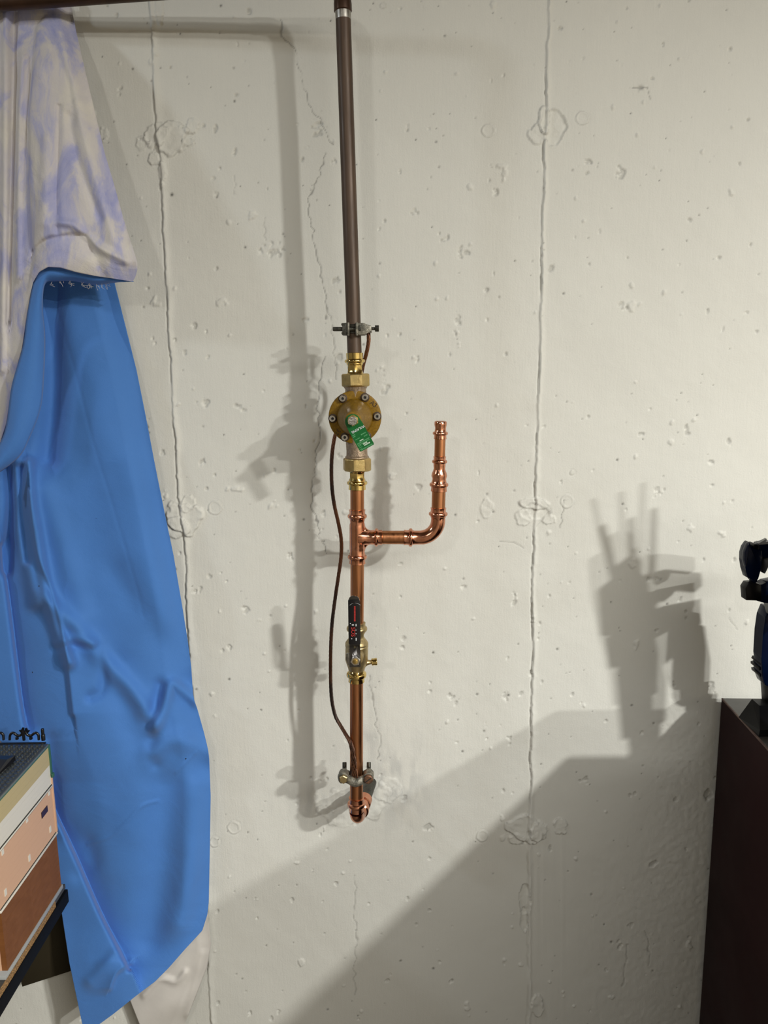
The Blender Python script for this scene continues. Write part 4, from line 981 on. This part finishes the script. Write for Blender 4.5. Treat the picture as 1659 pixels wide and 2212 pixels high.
# ornamental fence: stands on the roof studs along the back edge
fn = thing('toy_fence', 'little black ornamental scroll fence along the back of the toy roof', 'fence', (BX - .01, YB - .006, zr + .0018))
FYf = YB - .004
def fp(x, y): return P(x, y, FYf)
box('rail', (BL, FYf - .002, zr + .0018), (BX - .001, FYf + .002, zr + .0040), M['black_iron'], fn, .0004)
def scroll(cx, m=1, nm='scroll'):
    pts = [(0, 1598), (1.0, 1588), (5, 1583.5), (10, 1584), (15, 1588), (21, 1589), (26, 1586), (29, 1580)]
    bm = bmesh.new(); add_tube(bm, catmull([fp(cx + m * x, y) for x, y in pts], 5), .0021, 8)
    return bmobj(nm, bm, M['black_iron'], fn, 60)
for c in (52, -24, -100):
    scroll(c - 31); scroll(c + 32, -1)
    for dx_ in (-15, 15): 
        q = fp(c + dx_, 1597); cyl('finial', q, q + Vector((0, 0, .004)), .0027, M['black_iron'], fn, 10)
    q = fp(c, 1599); cyl('post', q, q + Vector((0, 0, .017)), .0024, M['black_iron'], fn, 10)
    for dx_, dy_, w_ in ((-5, 1578, 6), (6, 1579, -6)):
        extrude_px('leaf', [(c + dx_ - w_ * 1.1, dy_ + 0), (c + dx_ - w_ * .3, dy_ - 1), (c + dx_ + w_ * .15, dy_ - 6), (c + dx_ + w_ * .8, dy_ - 5), (c + dx_ + w_ * .7, dy_ + 4), (c + dx_ - w_ * .2, dy_ + 6)], FYf - .001, .002, M['black_iron'], fn)
q = fp(94, 1599); cyl('corner_post', q, q + Vector((0, 0, .010)), .0032, M['black_iron'], fn, 12)
cyl('corner_post', q + Vector((0, 0, .009)), q + Vector((0, 0, .0195)), .0025, M['black_iron'], fn, 12)
settle(fn)

# table
zt0 = zb(1920, 121)
t = thing('chipboard_table', 'dark table with a chipped chipboard edge and black steel rail under the toy building', 'table', (BX - .4, .8, 0))
TR = BX + .0005
box('table_top', (-1.35, .35, zt0 - .0075), (TR, YB + .012, zt0), M['table_top'], t)
box('chipboard_edge', (TR - .004, .35, zt0 - .0105), (TR + .0012, YB - .03, zt0 - .0002), M['particle'], t)['label'] = 'chipped orange chipboard edge'
box('side_rail', (TR - .02, .35, zt0 - .034), (TR + .003, YB + .014, zt0 - .0106), M['table_frame'], t, .0012)
box('back_rail', (-1.35, YB - .010, zt0 - .034), (TR - .02, YB + .014, zt0 - .0106), M['table_frame'], t, .0012)
box('front_rail', (-1.35, .35, zt0 - .034), (TR - .02, .375, zt0 - .0106), M['table_frame'], t, .0012)
extrude_px('back_board', [(-60, 1900), (190, 1800), (190, 2086), (48, 2132), (30, 2060), (-60, 2075)], 1.278, .010, M['dark_board'], t, .0008)['label'] = 'dark brown board below the table top'
for x_, y_ in ((-1.35, .35), (-1.35, YB - .02), (-.80, .35), (-.80, YB - .02)):
    box('leg', (x_, y_, 0), (x_ + .03, y_ + .03, zt0 - .03), M['table_frame'], t, .001)
settle(t)

# ------------------------------------------------------------------ cabinet, right
cpt = P(1558.7, 1508, 1.283)
RZ = Matrix.Translation(Vector((cpt.x, cpt.y, 0))) @ Matrix.Rotation(math.radians(-3.3), 4, 'Z')
zc = cpt.z; DEP = 1.02; WID = .85
t = thing('cabinet', 'tall dark maroon-brown cabinet with grey-black top standing against the wall', 'cabinet', (cpt.x, cpt.y, 0))
box('side_panel', (0, -DEP, .02), (.018, 0, zc - .0025), M['cabinet'], t, .0006, RZ)
box('side_panel', (WID - .018, -DEP, .02), (WID, 0, zc - .0025), M['cabinet'], t, .0006, RZ)
box('top_panel', (.0022, -DEP, zc - .018), (WID, 0, zc), M['cabinet_top'], t, .0006, RZ)
box('edge_strip', (0, -DEP, zc - .0026), (.0022, 0, zc + .0002), M['cabinet_edge'], t, 0, RZ)['label'] = 'worn paler top edge strip'
box('back_panel', (.018, -.012, .02), (WID - .018, -.004, zc - .018), M['cabinet'], t, 0, RZ)
for k in range(2):
    box('door', (.002 + k * WID / 2, -DEP - .018, .05), (WID / 2 - .002 + k * WID / 2, -DEP, zc - .022), M['cabinet'], t, .001, RZ)
box('plinth', (.01, -DEP + .02, 0), (WID - .01, -.02, .02), M['cabinet'], t, 0, RZ)
settle(t)

# ------------------------------------------------------------------ toy robot standing on the cabinet (cut by the frame)
def robot_parts(t, Y):
    e = lambda nm, ol, dY, th, mt, bv=.0012: extrude_px(nm, ol, Y + dY, th, M[mt], t, bv)
    e('forearm_shell', [(1618, 1174), (1622, 1171), (1621, 1182), (1628, 1189), (1640, 1186), (1647, 1190), (1646, 1210), (1643, 1232), (1638, 1250), (1634, 1260), (1630, 1262), (1627, 1250), (1615, 1249), (1611, 1232), (1608, 1212), (1607, 1198), (1611, 1184)], -0.051, .018, 'robot', .0018)
    e('forearm_fin', [(1616, 1175), (1621, 1171.5), (1621, 1181), (1613, 1200), (1615, 1222), (1611, 1226), (1607.5, 1210), (1608, 1194)], -0.057, .010, 'robot', .002)
    e('joint', [(1626, 1179), (1632, 1175), (1640, 1178), (1641, 1187), (1634, 1190), (1627, 1187)], -0.047, .02, 'robot_black', .0012)
    e('spike', [(1634, 1176), (1637, 1169.5), (1640, 1170), (1638, 1178)], -0.039, .006, 'robot_grey', .0006)
    e('upper_arm', [(1640, 1176), (1662, 1171), (1745, 1180), (1745, 1212), (1660, 1203), (1646, 1205)], -0.043, .020, 'robot', .0015)
    e('arm_blade', [(1638, 1174), (1650, 1168), (1656, 1163), (1657, 1167), (1652, 1172), (1690, 1166), (1690, 1173), (1640, 1177)], -0.049, .006, 'robot_grey', .0006)
    e('elbow_block', [(1645, 1204), (1662, 1203), (1660, 1226), (1653, 1240), (1645, 1236), (1641, 1222)], -0.031, .024, 'robot_black', .0012)
    e('fist', [(1610, 1271), (1617, 1260), (1632, 1259), (1640, 1262), (1645, 1265), (1645, 1298), (1612, 1297)], -0.049, .018, 'robot_black', .0012)
    e('lower_arm', [(1632, 1262), (1648, 1264), (1655, 1257), (1745, 1240), (1745, 1298), (1660, 1304), (1645, 1301), (1634, 1298)], -0.045, .020, 'robot', .0015)
    e('torso', [(1700, 1150), (1720, 1138), (1790, 1138), (1812, 1150), (1816, 1250), (1800, 1345), (1720, 1345), (1702, 1260)], -.145, .032, 'robot', .0025)
    e('head', [(1728, 1106), (1736, 1094), (1762, 1094), (1772, 1106), (1770, 1140), (1730, 1140)], -.14, .03, 'robot', .0018)
    e('hip', [(1720, 1320), (1810, 1330), (1800, 1370), (1735, 1375)], -.13, .11, 'robot_black', .003)
    e('shoulder', [(1712, 1170), (1760, 1172), (1762, 1230), (1712, 1228)], -.12, .05, 'robot_black', .003)
    for x0, x1, y1 in ((1708, 1682, 1002), (1750, 1752, 985), (1792, 1808, 962)):
        cyl('shadow_rod', P(x0, 1150, 1.06), P(x1, y1, 1.06), .0052, M['robot_black'], t, 12)  # unseen rods added to cast thin upright shadows on the wall
    e('leg', [(1660, 1313), (1700, 1322), (1712, 1400), (1708, 1489), (1665, 1487), (1652, 1480), (1646, 1462), (1645, 1420), (1648, 1370), (1653, 1335)], -.016, .028, 'robot', .0025)
    e('tread', [(1641, 1436), (1647, 1436), (1647, 1442), (1640, 1442), (1640, 1448), (1648, 1448), (1648, 1456), (1641, 1456), (1642, 1462), (1650, 1464), (1650, 1430), (1644, 1430)], -.012, .03, 'robot_black', .0006)
    e('shin', [(1664, 1484), (1712, 1486), (1708, 1545), (1668, 1545)], -.010, .036, 'robot_black', .003)
    e('leg', [(1736, 1350), (1800, 1350), (1812, 1420), (1806, 1520), (1744, 1520)], -.145, .05, 'robot', .0025)
    e('shin', [(1750, 1515), (1800, 1515), (1798, 1618), (1754, 1618)], -.140, .036, 'robot_black', .003)
Yr = 1.185
t = thing('toy_robot', 'glossy navy toy robot on the cabinet, reaching left with its arm', 'toy', P(1660, 1560, Yr))
robot_parts(t, Yr)
for fx, fy in ((1626, 1579), (1748, 1655)):
    bm = bmesh.new(); z0 = zc + .0003
    a = PZ(fx, fy, zc)
    bx = a.x; by = a.y
    vts = [(bx, by - .02, z0), (bx + .07, by - .02, z0), (bx, by + .05, z0), (bx + .07, by + .05, z0), (bx + .002, by - .018, z0 + .010), (bx + .07, by - .018, z0 + .012), (bx + .018, by + .02, z0 + .034), (bx + .064, by + .02, z0 + .034), (bx + .018, by + .046, z0 + .034), (bx + .064, by + .046, z0 + .034)]
    bmesh.ops.convex_hull(bm, input=[bm.verts.new(q) for q in vts]); bmobj('foot', bm, M['robot_black'], t)
settle(t)
# unseen box added outside the frame to cast the long slanting shadow edge
t = thing('shadow_box', 'low brown cardboard box added out of view on the cabinet to cast a shadow edge', 'box', (.75, .65, zc))
M['card'] = mat('cardboard', (.30, .20, .11), .8, 0, 0, 60, (.26, .17, .09))
box('box_body', (.575, .30, zc + .0005), (.86, .96, zc + .125), M['card'], t, .001)
for k in range(2): box('flap', (.575, .30 + k * .3305, zc + .1252), (.86, .6295 + k * .3305, zc + .1275), M['card'], t)
settle(t)
